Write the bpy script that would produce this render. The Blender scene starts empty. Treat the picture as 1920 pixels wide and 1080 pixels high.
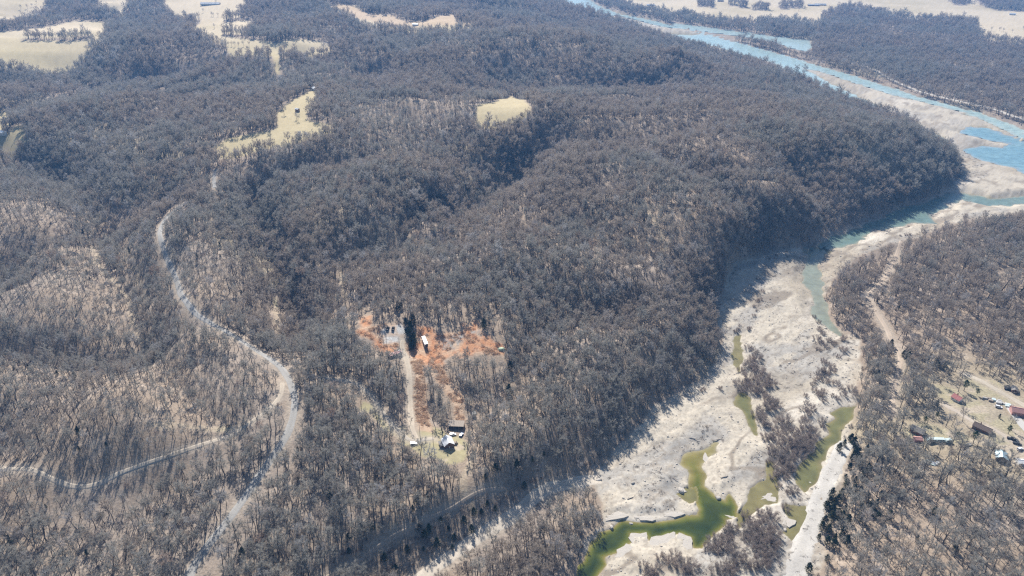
import bpy, math, random
import numpy as np

R = math.radians
rng = np.random.default_rng(7)
random.seed(7)
scene = bpy.context.scene
COL = scene.collection

# ------------------------------------------------------------------ camera, sky, sun, exposure
PITCH, FPX, CAMZ = R(28.0), 1300.0, 330.0          # focal length in pixels of a 1920 wide frame
cam_data = bpy.data.cameras.new('camera')
cam_data.sensor_width = 36.0
cam_data.lens = FPX / 1920 * 36
cam_data.clip_start, cam_data.clip_end = 1.0, 40000.0
cam = bpy.data.objects.new('camera', cam_data)
cam.location = (0, 0, CAMZ)
cam.rotation_euler = (math.pi / 2 - PITCH, 0, 0)
COL.objects.link(cam)
scene.camera = cam

SUN_EL, SUN_AZ = R(37.0), R(-11.0)                  # azimuth measured from the view direction (+y), towards +x
world = bpy.data.worlds.new('World')
scene.world = world
world.use_nodes = True
wn = world.node_tree
wn.nodes.clear()
sky = wn.nodes.new('ShaderNodeTexSky')
sky.sky_type = 'NISHITA'
sky.sun_disc = False
sky.sun_elevation = SUN_EL
sky.sun_rotation = SUN_AZ
sky.altitude = 300
sky.air_density, sky.dust_density, sky.ozone_density = 1.0, 0.6, 1.5
bg = wn.nodes.new('ShaderNodeBackground')
bg.inputs[1].default_value = 0.07
out = wn.nodes.new('ShaderNodeOutputWorld')
wn.links.new(sky.outputs[0], bg.inputs[0])
wn.links.new(bg.outputs[0], out.inputs[0])

sun_d = bpy.data.lights.new('sun', 'SUN')
sun_d.energy = 5.0
sun_d.angle = R(0.5)
sun_d.color = (1.0, 0.965, 0.92)
sun = bpy.data.objects.new('sun', sun_d)
sun.rotation_euler = (math.pi / 2 - SUN_EL, 0, math.pi - SUN_AZ)
sun.location = (0, 0, 900)
COL.objects.link(sun)

scene.view_settings.view_transform = 'Standard'
scene.view_settings.look = 'None'
scene.view_settings.gamma = 1
scene.view_settings.use_curve_mapping = False
scene.view_settings.exposure = 0.70
scene.render.engine = 'CYCLES'
scene.cycles.max_bounces = 5
scene.cycles.diffuse_bounces = 3
scene.cycles.glossy_bounces = 2
scene.cycles.volume_bounces = 0
scene.cycles.transparent_max_bounces = 6
scene.cycles.use_denoising = False
scene.cycles.filter_width = 1.3
scene.cycles.sample_clamp_indirect = 4.0

# ------------------------------------------------------------------ small helpers
def fwd(u, v):
    """direction of the view ray through a point of the photograph"""
    u = np.asarray(u, float); v = np.asarray(v, float)
    dx = u - 960.0; dyv = 540.0 - v
    return dx, FPX * math.cos(PITCH) + dyv * math.sin(PITCH), -FPX * math.sin(PITCH) + dyv * math.cos(PITCH)

def on_plane(u, v, z):
    dx, dy, dz = fwd(u, v)
    t = (np.asarray(z, float) - CAMZ) / np.minimum(dz, -1e-3)
    return dx * t, dy * t

def hash2(i, j, s):
    n = (i.astype(np.int64) * 374761393 + j.astype(np.int64) * 668265263 + s * 974634777) & 0x7fffffff
    n = ((n ^ (n >> 13)) * 1274126177) & 0x7fffffff
    n = (n ^ (n >> 16)) & 0xffff
    return n / 65535.0

def vnoise(x, y, s=0):
    xi = np.floor(x); yi = np.floor(y)
    fx = x - xi; fy = y - yi
    fx = fx * fx * fx * (fx * (fx * 6 - 15) + 10); fy = fy * fy * fy * (fy * (fy * 6 - 15) + 10)
    a = hash2(xi, yi, s); b = hash2(xi + 1, yi, s); c = hash2(xi, yi + 1, s); d = hash2(xi + 1, yi + 1, s)
    return (a * (1 - fx) + b * fx) * (1 - fy) + (c * (1 - fx) + d * fx) * fy

def fbm(x, y, scale, octaves=4, s=0, gain=.5):
    v = 0; amp = 1; tot = 0; f = 1.0 / scale
    for o in range(octaves):
        v = v + amp * vnoise(x * f + 17.3 * o, y * f - 9.1 * o, s + o * 13)
        tot += amp; amp *= gain; f *= 2.03
    return v / tot            # 0..1

def sstep(a, b, x):
    t = np.clip((x - a) / (b - a), 0, 1)
    return t * t * (3 - 2 * t)

def sdf(px, py, poly, reach=60.0):
    """signed distance to a polygon (negative inside), exact within reach of it, 1e4 beyond"""
    poly = np.asarray(poly, float)
    outv = np.full(px.shape, 1e4)
    m = (px > poly[:, 0].min() - reach) & (px < poly[:, 0].max() + reach) & (py > poly[:, 1].min() - reach) & (py < poly[:, 1].max() + reach)
    if not m.any():
        return outv
    x = px[m]; y = py[m]
    d2 = np.full(x.shape, 1e12); inside = np.zeros(x.shape, bool)
    n = len(poly)
    for i in range(n):
        ax, ay = poly[i]; bx, by = poly[(i + 1) % n]
        ex, ey = bx - ax, by - ay
        L = ex * ex + ey * ey + 1e-9
        t = np.clip(((x - ax) * ex + (y - ay) * ey) / L, 0, 1)
        d2 = np.minimum(d2, (x - ax - t * ex) ** 2 + (y - ay - t * ey) ** 2)
        c = (ay > y) != (by > y)
        inside ^= c & (x < ex * (y - ay) / (ey if abs(ey) > 1e-9 else 1e-9) + ax)
    d = np.sqrt(d2)
    outv[m] = np.where(inside, -d, d)
    return outv

def dline(px, py, line, reach=60.0):
    line = np.asarray(line, float)
    outv = np.full(px.shape, 1e4)
    m = (px > line[:, 0].min() - reach) & (px < line[:, 0].max() + reach) & (py > line[:, 1].min() - reach) & (py < line[:, 1].max() + reach)
    if not m.any():
        return outv
    x = px[m]; y = py[m]; d2 = np.full(x.shape, 1e12)
    for i in range(len(line) - 1):
        ax, ay = line[i]; bx, by = line[i + 1]
        ex, ey = bx - ax, by - ay
        t = np.clip(((x - ax) * ex + (y - ay) * ey) / (ex * ex + ey * ey + 1e-9), 0, 1)
        d2 = np.minimum(d2, (x - ax - t * ex) ** 2 + (y - ay - t * ey) ** 2)
    outv[m] = np.sqrt(d2)
    return outv

# ------------------------------------------------------------------ land-form: surveyed heights, read off the photograph
CP = [  # u, v, height above the creek
 # creek, river and flood plain
 (1300,1000,0),(1250,850,0),(1450,700,1),(1470,560,2),(1560,440,3),(1700,395,3),(1850,370,3),(1250,1100,0),(1400,1180,0),
 (1870,290,3),(1750,220,3),(1600,160,3),(1400,100,3),(1250,55,3),(1100,5,3),(1060,-30,3),
 (1900,200,8),(1700,120,8),(1560,90,7),(1800,80,9),(1900,60,12),(1500,30,10),(1500,8,14),(1900,5,20),(1300,10,12),(1700,20,14),(1600,-60,25),
 # right bank
 (1600,1000,5),(1680,950,11),(1850,1000,16),(1800,850,14),(1900,760,15),(1750,700,11),(1700,580,9),(1850,560,13),(1640,620,6),(1800,460,8),(1900,430,6),(1560,1080,5),(1700,1080,13),
 (1620,880,6),(1650,800,8),(1600,560,6),(1920,620,15),(2100,800,18),(2100,500,12),(2000,1080,18),
 # left bank flat below the bluff
 (1000,1000,5),(900,1060,5),(1050,940,4),(1080,1040,2),(960,1150,4),(780,1120,7),(1060,890,3),
 # foot of the bluff
 (640,1090,9),(730,1035,8),(850,985,7),(960,925,6),(1040,885,5),(1150,825,3),(1240,735,4),(1315,660,5),(1350,560,6),(1420,475,5),(1550,425,4),(1680,385,4),(1780,335,4),(1790,290,4),
 # top of the bluff
 (560,1040,26),(700,950,27),(800,900,27),(900,862,26),(1000,825,25),(1100,740,22),(1190,655,23),(1260,575,27),(1310,490,34),(1390,410,48),(1480,355,52),(1590,305,56),(1690,275,54),(1740,262,42),(1650,240,40),(1560,190,22),(1480,150,12),(1380,120,10),
 # plateau round the farm
 (838,830,29),(740,650,36),(900,600,38),(1000,640,35),(1100,560,38),(650,600,38),(600,800,33),(500,860,30),(560,720,36),(660,720,34),(980,480,44),(760,480,44),
 # left hill and the slopes below it
 (250,720,52),(60,690,46),(0,800,40),(450,690,44),(330,800,44),(200,880,34),(100,980,27),(300,1050,24),(450,1000,25),(-150,900,34),(-150,700,40),(0,1080,22),
 # ravine right of the road, road spur, valleys at the left
 (480,410,34),(505,480,24),(530,560,22),(520,640,26),(420,480,47),(420,560,44),(300,440,46),(345,560,44),(430,625,42),(580,500,44),(600,420,50),
 (190,400,28),(215,480,23),(240,560,20),(255,620,22),(150,650,34),(60,430,52),(100,390,52),(40,570,50),(150,560,42),(140,500,36),(20,500,32),(-100,420,56),(-100,600,50),
 (150,340,34),(40,320,30),(300,360,36),(420,340,46),(250,300,46),
 # the broad mid ridges
 (700,350,56),(800,290,56),(950,300,32),(880,360,34),(850,430,38),(1050,290,56),(1200,340,56),(1060,400,46),(1150,450,44),(1200,240,62),(1400,230,62),(1500,215,54),(1000,230,64),(940,205,68),(540,240,66),(560,200,70),(700,220,66),(300,230,60),(100,250,58),(0,240,58),(850,190,74),(1100,195,72),(1300,185,62),(200,190,66),(700,185,74),(400,180,68),(1420,180,40),
 # valley behind them and the far ridges
 (1250,158,26),(1100,158,30),(950,150,34),(700,150,26),(600,140,28),(300,150,34),(100,140,36),(1330,130,22),
 (1200,108,72),(1080,96,76),(950,90,76),(800,104,76),(680,108,70),(560,105,78),(500,105,76),(420,110,66),(300,110,62),(200,105,70),(60,105,72),(1290,115,58),
 (80,80,80),(180,55,84),(420,50,84),(560,80,80),(800,40,88),(150,20,92),(600,20,92),(950,40,74),(1080,50,40),(400,10,92),(230,60,62),(280,40,66),(700,60,70),(0,20,94),(1000,10,60),
 (300,-60,110),(800,-60,110),(0,-60,115),
]
cp = np.array(CP, float)
cx, cy = on_plane(cp[:, 0], cp[:, 1], cp[:, 2])
def warp(x, y):
    return np.arctan2(x, y) * 1.0, np.log(np.hypot(x, y) + 1e-6) * 0.8
ca, cl = warp(cx, cy)
def kern(d):
    return np.sqrt(d * d + 0.0006)
D = kern(np.hypot(ca[:, None] - ca, cl[:, None] - cl))
n_ = len(cp)
A = np.zeros((n_ + 1, n_ + 1)); A[:n_, :n_] = D + np.eye(n_) * -0.004; A[:n_, n_] = 1; A[n_, :n_] = 1
w_ = np.linalg.solve(A, np.append(cp[:, 2], 0))
def base_height(x, y):
    a, l = warp(x, y)
    sh = a.shape; a = a.ravel(); l = l.ravel(); o = np.zeros(a.shape)
    for k in range(0, len(a), 20000):
        o[k:k + 20000] = kern(np.hypot(a[k:k + 20000, None] - ca, l[k:k + 20000, None] - cl)) @ w_[:n_] + w_[n_]
    return o.reshape(sh)

# polar survey grid, finer near the viewer
AZ = np.radians(np.linspace(-55, 55, 960))
vv = np.arange(1330, -104, -2.5)
rr = on_plane(960, vv, 15.0)[1]
rows = np.concatenate([np.array([60, 90, 120, 150, 175]), rr[rr > 185], np.array([11500, 14000])])
NA, NR = len(AZ), len(rows)
GX = rows[:, None] * np.sin(AZ)[None]; GY = rows[:, None] * np.cos(AZ)[None]

ai = np.arange(0, NA, 4); ai = np.append(ai, NA - 1) if ai[-1] != NA - 1 else ai
ri = np.arange(0, NR, 4); ri = np.append(ri, NR - 1) if ri[-1] != NR - 1 else ri
coarse = base_height(GX[np.ix_(ri, ai)], GY[np.ix_(ri, ai)])
tmp = np.array([np.interp(np.arange(NA), ai, c) for c in coarse])
GZ = np.array([np.interp(np.arange(NR), ri, tmp[:, j]) for j in range(NA)]).T.copy()

def px(*pts, z=3.0):
    p = np.array(pts, float); x, y = on_plane(p[:, 0], p[:, 1], z)
    return np.column_stack([x, y])
def crop(s, ox, oy, pts):
    return [(a / s + ox, b / s + oy) for a, b in pts]

# ---- the creek bed and the river corridor
CREEK = px((1050,1190),(1112,1080),(1090,1010),(1128,980),(1125,933),(1113,900),(1110,880),(1150,847),(1173,827),(1205,795),(1229,757),(1275,735),(1323,700),(1342,676),(1352,655),(1350,623),(1347,595),(1352,560),(1365,521),(1380,495),(1413,487),(1453,477),(1491,469),(1527,460),(1555,442),(1606,423),(1656,405),(1712,386),(1765,366),(1800,342),(1806,318),(1793,292),(1776,270),(1757,255),(1800,235),(1860,250),(1990,270),(1990,398),
  (1920,403),(1872,407),(1828,414),(1780,425),(1747,436),(1717,447),(1680,458),(1635,473),(1595,492),(1561,525),(1548,555),(1545,575),(1561,607),(1587,624),(1607,632),(1616,651),(1611,692),(1610,724),(1603,755),(1606,768),(1598,800),(1592,840),(1584,885),(1578,917),(1562,936),(1548,965),(1540,1000),(1552,1035),(1530,1080),(1500,1190), z=2)
RIVER = px((1010,-40),(1039,-4),(1073,22),(1121,33),(1176,45),(1252,70),(1300,86),(1370,100),(1411,107),(1452,120),(1501,144),(1545,165),(1576,186),(1604,198),(1652,208),(1690,220),(1714,234),(1731,247),(1757,264),(1776,275),(1800,300),(1880,330),(1990,340),(1990,285),(1922,252),(1906,240),(1879,227),(1827,210),(1776,196),(1724,182),(1672,165),(1604,144),(1535,124),(1473,105),(1397,84),(1322,65),(1259,48),(1224,38),(1156,24),(1121,10),(1097,-4),(1075,-40), z=3)
wob = np.clip(np.hypot(GX, GY) / 500, .6, 2.5)
WX = GX + (fbm(GX, GY, 14, 3, 3) - .5) * 7 * wob; WY = GY + (fbm(GX, GY, 14, 3, 5) - .5) * 7 * wob
sd_creek = sdf(WX, WY, CREEK, 90); sd_river = sdf(WX, WY, RIVER, 90)
sd_bed = np.minimum(sd_creek, sd_river)
bed_level = np.interp(GY, [300, 600, 900, 1200], [0.4, 0.4, 3.0, 3.0])

# hills: dendritic gullies on the high ground
up = sstep(14, 40, GZ) * sstep(10, 90, sd_bed)
# calm ground along the gravel road and under the pastures
up *= .25 + .75 * sstep(12, 70, dline(GX, GY, px((402,330),(402,352),(344,382),(309,413),(299,434),(306,465),(316,492),(330,523),(340,554),(364,585),(395,606),(430,625),(471,651),(521,685),(542,713),(552,746),(538,815),(489,888),(432,970),(367,1055), z=42), 100))
for zf, poly in ((82, [(-60,62),(145,38),(198,42),(150,92),(134,112),(-60,104)]), (67, [(405,275),(420,260),(510,245),(540,200),(590,168),(575,215),(630,236),(540,255),(420,278)]), (68, [(893,200),(955,180),(993,203),(935,222)]), (86, [(306,0),(460,0),(425,35),(415,65),(625,85),(620,92),(515,92),(365,55)]), (88, [(620,10),(735,29),(845,28),(890,44),(780,50),(670,38)])):
    up *= .2 + .8 * sstep(15, 110, sdf(GX, GY, px(*poly, z=zf), 140))
dx_ = (fbm(GX, GY, 300, 3, 11) - .5) * 220; dy_ = (fbm(GX, GY, 300, 3, 12) - .5) * 220
rid = 1 - np.abs(2 * fbm(GX + dx_, GY + dy_, 330, 3, 21) - 1) * 2.2
GZ -= up * np.clip(rid, 0, 1) ** 1.5 * 22
GZ += up * (fbm(GX, GY, 120, 3, 31) - .5) * 19
RAV = [([(470,370),(490,420),(508,490),(528,570),(545,630)], 24, 30, 20), ([(1010,275),(960,312),(900,352),(862,392),(850,440)], 32, 22, 38), ([(0,300),(100,330),(190,392),(222,480),(243,560),(268,650)], 26, 14, 26),
       ([(1330,250),(1230,270),(1120,262)], 52, 14, 40), ([(1180,470),(1130,440),(1050,410)], 40, 9, 30), ([(720,470),(700,420),(720,370)], 44, 9, 30), ([(600,147),(680,150),(760,140)], 26, 12, 60), ([(1420,300),(1490,330),(1540,380)], 40, 14, 28), ([(1310,380),(1370,420),(1420,450)], 30, 12, 26)]
for line, z0, dep_, wid_ in RAV:
    GZ -= np.minimum(up + .2, 1) * dep_ * np.exp(-(dline(GX, GY, px(*line, z=z0), 150) / wid_) ** 2)

# bed relief: broad bars, flat rock ledges with steps
br = (fbm(GX, GY, 90, 2, 41) - .5) * np.interp(GY, [500, 900], [1.1, .45])
lw = GX * .8 + GY * .6
led = fbm(GX + fbm(GX, GY, 30, 2, 43) * 25, GY, 34, 4, 42) * 4 + lw * 0.004
led = (np.floor(led * 2) + sstep(.82, .98, led * 2 - np.floor(led * 2))) / 2 * 0.85
fine = (fbm(GX, GY, 3.2, 3, 44) - .5) * .08
BED = bed_level + br + led - 1.5 + fine
k = sstep(18, -3, sd_bed)
GZ = GZ * (1 - k) + BED * k

# ---- pools and channels: (photo outline, kind)
c5 = lambda p: crop(3, 1000, 800, p)
POOLS = [
 ('creek', c5([(1028,90),(960,130),(860,150),(830,200),(882,240),(870,330),(900,400),(935,470),(925,500),(850,500),(780,515),(700,540),(560,545),(500,530),(440,575),(385,590),(330,640),(290,760),(180,850),(120,960),(300,930),(345,838),(395,765),(385,722),(470,690),(535,640),(545,600),(640,600),(660,625),(760,600),(830,590),(888,620),(905,680),(940,680),(1020,600),(1075,540),(1075,512),(1130,500),(1135,440),(1100,390),(1072,420),(1030,400),(950,340),(955,230),(975,170),(1020,130)]), 1.9),
 ('creek', c5([(800,372),(850,337),(905,345),(915,412),(870,420)]), .7),
 ('creek', c5([(1322,190),(1350,190),(1345,260),(1385,345),(1370,430),(1300,430),(1215,490),(1150,555),(1148,490),(1205,425),(1225,345),(1315,310)]), .35),
 ('creek', [(1559,774),(1575,765),(1604,761),(1600,783),(1578,809),(1572,828),(1560,832),(1552,847),(1537,877),(1527,902),(1512,920),(1497,907),(1490,892),(1497,872),(1517,852),(1535,827),(1556,812),(1556,799),(1573,787)], 1.0),
 ('creek', [(1475,945),(1510,947),(1512,960),(1502,980),(1497,995),(1490,1010),(1472,995),(1487,975),(1472,960)], .4),
 ('creek', [(1377,631),(1385,631),(1391,645),(1392,658),(1389,680),(1385,698),(1379,676),(1374,664),(1381,650)], .25),
 ('creek', [(1377,752),(1389,734),(1403,736),(1401,755),(1411,774),(1420,796),(1416,812),(1408,798),(1396,771),(1380,761)], 1.2),
 ('stream', [(1519,468),(1554,464),(1576,461),(1610,453),(1617,438),(1654,427),(1706,417),(1747,416),(1743,401),(1769,390),(1776,380),(1806,373),(1854,384),(1891,384),(1960,377),(1960,366),(1858,374),(1813,364),(1787,364),(1743,379),(1713,386),(1673,401),(1632,419),(1602,431),(1562,446)], 1.2),
 ('stream', [(1522,462),(1545,462),(1533,495),(1540,514),(1537,536),(1548,571),(1552,601),(1575,625),(1554,612),(1530,588),(1526,570),(1533,551),(1511,525),(1515,499),(1520,480)], .4),
 ('river', [(1010,-40),(1043,-4),(1080,22),(1121,31),(1176,43),(1252,67),(1290,80),(1300,77),(1345,88),(1388,101),(1411,106),(1452,118),(1501,142),(1545,163),(1576,184),(1604,196),(1655,208),(1624,192),(1590,175),(1556,158),(1521,138),(1487,123),(1535,133),(1587,149),(1638,166),(1690,181),(1758,197),(1810,211),(1862,230),(1896,247),(1930,268),(1960,262),(1922,252),(1906,240),(1879,227),(1827,210),(1776,196),(1724,182),(1672,165),(1604,144),(1535,124),(1473,105),(1397,84),(1322,65),(1259,48),(1224,38),(1156,24),(1121,10),(1097,-4),(1075,-40)], 2.5),
 ('river', [(1727,248),(1752,253),(1784,268),(1774,278),(1734,264)], 1.5),
 ('blue', [(1810,282),(1837,273),(1879,276),(1896,270),(1865,265),(1844,260),(1796,248),(1817,237),(1851,241),(1879,251),(1930,270),(1990,300),(1990,350),(1925,328),(1899,316),(1862,306),(1827,296)], 2.2),
 ('river', [(1262,43),(1329,52),(1397,61),(1466,70),(1515,75),(1522,90),(1510,97),(1480,90),(1455,80),(1390,69),(1320,60),(1262,50)], 1.4),
]
BARS = [[(1137,27),(1162,31),(1204,41),(1242,51),(1293,57),(1320,66),(1245,63),(1190,46),(1156,35)]]
WATER = []                                                # (kind, signed distance, level)
BARSD = np.minimum.reduce([sdf(WX, WY, px(*b, z=3)) for b in BARS])
POOLSD = []
for kind, outline, depth in POOLS:
    P = px(*outline, z={'creek': 0.2, 'stream': 2.0, 'river': 2.2, 'blue': 2.2}[kind])
    s = sdf(WX, WY, P, 70)
    s = s - {'creek': .9, 'stream': 2.4, 'river': 7.0 if depth > 2 else 3.0, 'blue': 2.0}[kind]
    if kind == 'river':
        s = np.where(BARSD < 20, np.maximum(s, -BARSD), s)
    POOLSD.append((kind, s, depth, P[:, 1].mean()))
for n_, (kind, s, depth, yc) in enumerate(POOLSD):
    level = float(np.interp(yc, [300, 600, 900, 1200], [0.4, 0.4, 3.0, 3.0])) - 0.75
    far = 1.0 if kind in ('creek', 'stream') else 2.2
    prof = level + np.where(s < 0, np.maximum(s * .34 / far - .05, -depth), np.minimum(s * .30 + .04, .62)) + fine * .6 + (fbm(GX, GY, 9, 2, 47) - .5) * .18
    kk = sstep(13 * far, 2, s) * np.where(sd_bed < 4, 1, sstep(14, 4, sd_bed)) if kind != 'river' or depth != 1.4 else sstep(12, 3, s)
    other = np.minimum.reduce([q[1] for m_, q in enumerate(POOLSD) if m_ != n_])
    kk = np.where(s > 0, kk * sstep(-.5, 3, other - np.maximum(s, 0) * .5), kk)
    GZ = GZ * (1 - kk) + np.where(kk > 0, prof, 0) * kk
    WATER.append((kind, s, level))

# ---- height sampler and view-ray intersection
LR = np.log(rows)
def height(x, y):
    x = np.asarray(x, float); y = np.asarray(y, float)
    a = np.clip((np.arctan2(x, y) - AZ[0]) / (AZ[1] - AZ[0]), 0, NA - 1.001)
    r = np.clip(np.interp(np.log(np.hypot(x, y)), LR, np.arange(NR)), 0, NR - 1.001)
    i = r.astype(int); j = a.astype(int); fi = r - i; fj = a - j
    return (GZ[i, j] * (1 - fj) + GZ[i, j + 1] * fj) * (1 - fi) + (GZ[i + 1, j] * (1 - fj) + GZ[i + 1, j + 1] * fj) * fi
def field_at(F, x, y):
    a = np.clip(np.round((np.arctan2(x, y) - AZ[0]) / (AZ[1] - AZ[0])), 0, NA - 1).astype(int)
    r = np.clip(np.round(np.interp(np.log(np.hypot(x, y)), LR, np.arange(NR))), 0, NR - 1).astype(int)
    return F[r, a]
RS = np.exp(np.linspace(math.log(150), math.log(13000), 1500))
def ground_at(u, v):
    """the first piece of ground that a sight line through the photograph meets"""
    dx, dy, dz = fwd(u, v)
    h = math.hypot(dx, dy)
    x = dx / h * RS; y = dy / h * RS; z = CAMZ + dz / h * RS
    d = z - height(x, y)
    i = np.argmax(d < 0) if (d < 0).any() else len(RS) - 1
    if i == 0: i = 1
    t = d[i - 1] / (d[i - 1] - d[i] + 1e-9); t = min(max(t, 0), 1)
    return x[i - 1] * (1 - t) + x[i] * t, y[i - 1] * (1 - t) + y[i] * t
def gp(pts):
    return np.array([ground_at(u, v) for u, v in pts])

# ------------------------------------------------------------------ land cover (what grows or lies where)
F = 2.909
A_ = lambda p: crop(4.908, 620, 540, p)
B_ = lambda p: crop(6.0, 680, 740, p)
C_ = lambda p: crop(4.153, 1600, 640, p)
FIELDS = [
 [(-60,62),(76,53),(145,38),(198,42),(188,64),(172,76),(150,92),(134,112),(60,110),(-60,104)],
 [(-60,-16),(88,-16),(80,10),(72,22),(40,30),(0,38),(-60,42)],
 [(180,-16),(243,-16),(235,10),(225,20),(205,15),(185,8)],
 crop(F,0,0,[(890,-40),(1350,-40),(1330,25),(1250,40),(1320,60),(1220,75),(1205,110),(1225,125),(1400,112),(1415,130),(1300,162),(1210,155),(1200,195),(1350,212),(1500,237),(1700,222),(1820,245),(1800,268),(1690,245),(1520,270),(1515,350),(1490,350),(1490,272),(1350,265),(1250,275),(1220,215),(1130,190),(1050,155),(1085,130),(1115,100),(1090,80),(960,80),(920,40)]),
 crop(F,640,0,[(-60,20),(0,25),(60,30),(130,72),(280,86),(350,118),(450,118),(590,82),(612,82),(620,120),(725,128),(600,138),(400,148),(250,124),(100,100),(60,64),(-60,40)]),
 crop(F,0,0,[(1175,800),(1230,752),(1480,712),(1508,690),(1512,620),(1560,575),(1640,528),(1690,490),(1725,488),(1695,560),(1665,590),(1670,640),(1720,668),(1830,685),(1700,718),(1550,752),(1400,775),(1215,825)]),
 crop(F,640,0,[(735,580),(850,555),(920,526),(960,540),(1025,590),(990,602),(850,638),(740,645)]),
 crop(F,0,0,[(-60,615),(48,615),(38,680),(0,765),(-60,790)]),
 crop(F,0,0,[(0,780),(90,688),(132,708),(92,772),(20,790)]),
 [(1140,-16),(1190,12),(1260,20),(1300,22),(1330,32),(1400,33),(1470,31),(1484,32),(1535,38),(1555,21),(1590,17),(1640,14),(1707,26),(1796,33),(1830,34),(1837,44),(1841,63),(1897,72),(1990,80),(1990,-16)],
]
HEDGES = [[(36,73),(100,71),(135,71),(142,67),(172,67),(174,75),(140,77),(40,77)],
          [(1555,21),(1590,16),(1620,17),(1560,36),(1537,38)]] + [crop(F, 1260, 0, p) for p in ([(140,10),(230,20),(228,45),(140,35)], [(300,12),(410,35),(410,48),(305,28)], [(430,42),(525,42),(525,56),(440,58)], [(575,30),(700,22),(715,45),(590,48)], [(1500,0),(1640,5),(1600,32),(1540,24)], [(1660,0),(1920,0),(1920,60),(1780,62),(1690,35)])]
CLEAR = A_([(420,340),(520,325),(640,345),(720,400),(830,345),(920,360),(960,420),(1210,400),(1225,320),(1330,305),(1392,420),(1520,500),(1605,555),(1600,615),(1500,612),(1400,600),(1130,632),(1040,655),(1030,700),(1062,780),(1130,870),(1190,960),(1215,1080),(1225,1150),(1235,1220),(1200,1250),(1140,1200),(1120,1080),(1010,900),(940,780),(870,680),(885,1080),(930,1320),(735,1320),(715,1080),(690,650),(640,590),(520,560),(430,560),(420,480),(300,460),(225,400),(280,350),(285,265),(372,255),(385,335)])
PAD = A_([(455,385),(520,372),(640,345),(705,395),(690,480),(665,520),(640,505),(490,500)])
ORANGE = [A_([(735,620),(690,590),(740,560),(830,470),(810,350),(920,360),(965,430),(980,600),(1030,700),(900,700)]),
          A_([(1225,325),(1330,310),(1390,420),(1605,560),(1600,612),(1400,520),(1220,420)]),
          A_([(940,425),(1215,425),(1235,610),(1045,645),(1000,600)]), A_([(1180,520),(1260,480),(1420,540),(1390,600),(1200,640)]), A_([(285,270),(372,258),(360,340),(290,350)]),
          A_([(230,400),(300,380),(420,480),(520,540),(640,560),(600,590),(430,565),(400,480)])]
RUBBLE = [A_([(1000,480),(1100,430),(1210,430),(1200,520),(1150,570),(1040,570)]), A_([(1280,390),(1370,390),(1390,440),(1290,420)])]
YARD = B_([(380,372),(560,352),(600,362),(780,352),(900,400),(960,450),(1080,470),(1165,560),(1155,700),(1100,770),(960,770),(800,720),(660,700),(620,640),(480,560),(360,440),(190,330),(100,180),(0,220),(-20,90),(130,120),(300,330)])
VILLAGE = [C_([(880,262),(1000,282),(1120,320),(1200,400),(1400,490),(1400,560),(1200,480),(1100,425),(985,420),(960,450),(1060,560),(1010,620),(920,520),(900,400),(890,330)]),
           C_([(640,330),(760,370),(900,470),(1010,640),(900,600),(740,480),(660,420)]),
           C_([(1050,620),(1200,600),(1400,700),(1400,1000),(1200,960),(1160,860),(1090,800),(1040,720)]),
           C_([(400,690),(560,640),(760,700),(900,760),(900,800),(700,800),(540,790),(420,730)])]
HOLLOW = [[(150,440),(166,452),(180,478),(186,500)],[(186,500),(205,520),(225,540),(238,560),(246,585),(256,620),(264,640)],[(236,460),(246,490),(256,505),(262,530),(272,556),(280,570)],
          [(640,480),(638,510),(643,540),(652,560)],[(1205,380),(1218,405),(1236,432),(1246,470)],[(285,799),(380,801),(450,803)],[(515,560),(518,600),(523,640)],
          [(585,190),(640,192),(700,194),(780,192),(850,190),(905,187)],[(1655,111),(1700,116),(1780,126),(1850,133),(1925,142)],
          [(880,870),(868,900),(880,940)],[(735,985),(728,1012)],[(516,93),(517,125),(532,150)]]
GX_, GY_ = GX, GY
FX = GX + (fbm(GX, GY, 25, 3, 61) - .5) * 9; FY = GY + (fbm(GX, GY, 25, 3, 62) - .5) * 9
sd_field = np.minimum.reduce([sdf(FX, FY, gp(f), 120) for f in FIELDS])
sd_hedge = np.minimum.reduce([sdf(FX, FY, gp(f), 120) for f in HEDGES])
sd_field = np.maximum(sd_field, -sd_hedge)
NX = GX + (fbm(GX, GY, 8, 3, 63) - .5) * 6; NY = GY + (fbm(GX, GY, 8, 3, 64) - .5) * 6
sd_clear = sdf(NX, NY, gp(CLEAR)); sd_pad = sdf(NX, NY, gp(PAD)); sd_yard = sdf(NX, NY, gp(YARD))
sd_orange = np.minimum.reduce([sdf(NX, NY, gp(o)) for o in ORANGE])
sd_rubble = np.minimum.reduce([sdf(NX, NY, gp(o)) for o in RUBBLE])
sd_vill = np.minimum.reduce([sdf(NX, NY, gp(o)) for o in VILLAGE])
# grass runs on under the sight line over the tree tops in front of each pasture
sd_open = sd_field.copy()
for fr in (4., 8., 11.):
    hh_ = fr * np.interp(np.hypot(GX, GY), [1400, 1600, 2500, 2700], [.78, 1.0, 1.0, 1.2])
    q_ = (CAMZ - GZ) / np.maximum(CAMZ - GZ - hh_, 20)
    sd_field = np.minimum(sd_field, np.maximum(field_at(sd_open, GX * q_, GY * q_), 3 - sd_hedge))
d_hollow = np.minimum.reduce([dline(NX, NY, gp(o)) for o in HOLLOW])

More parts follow.
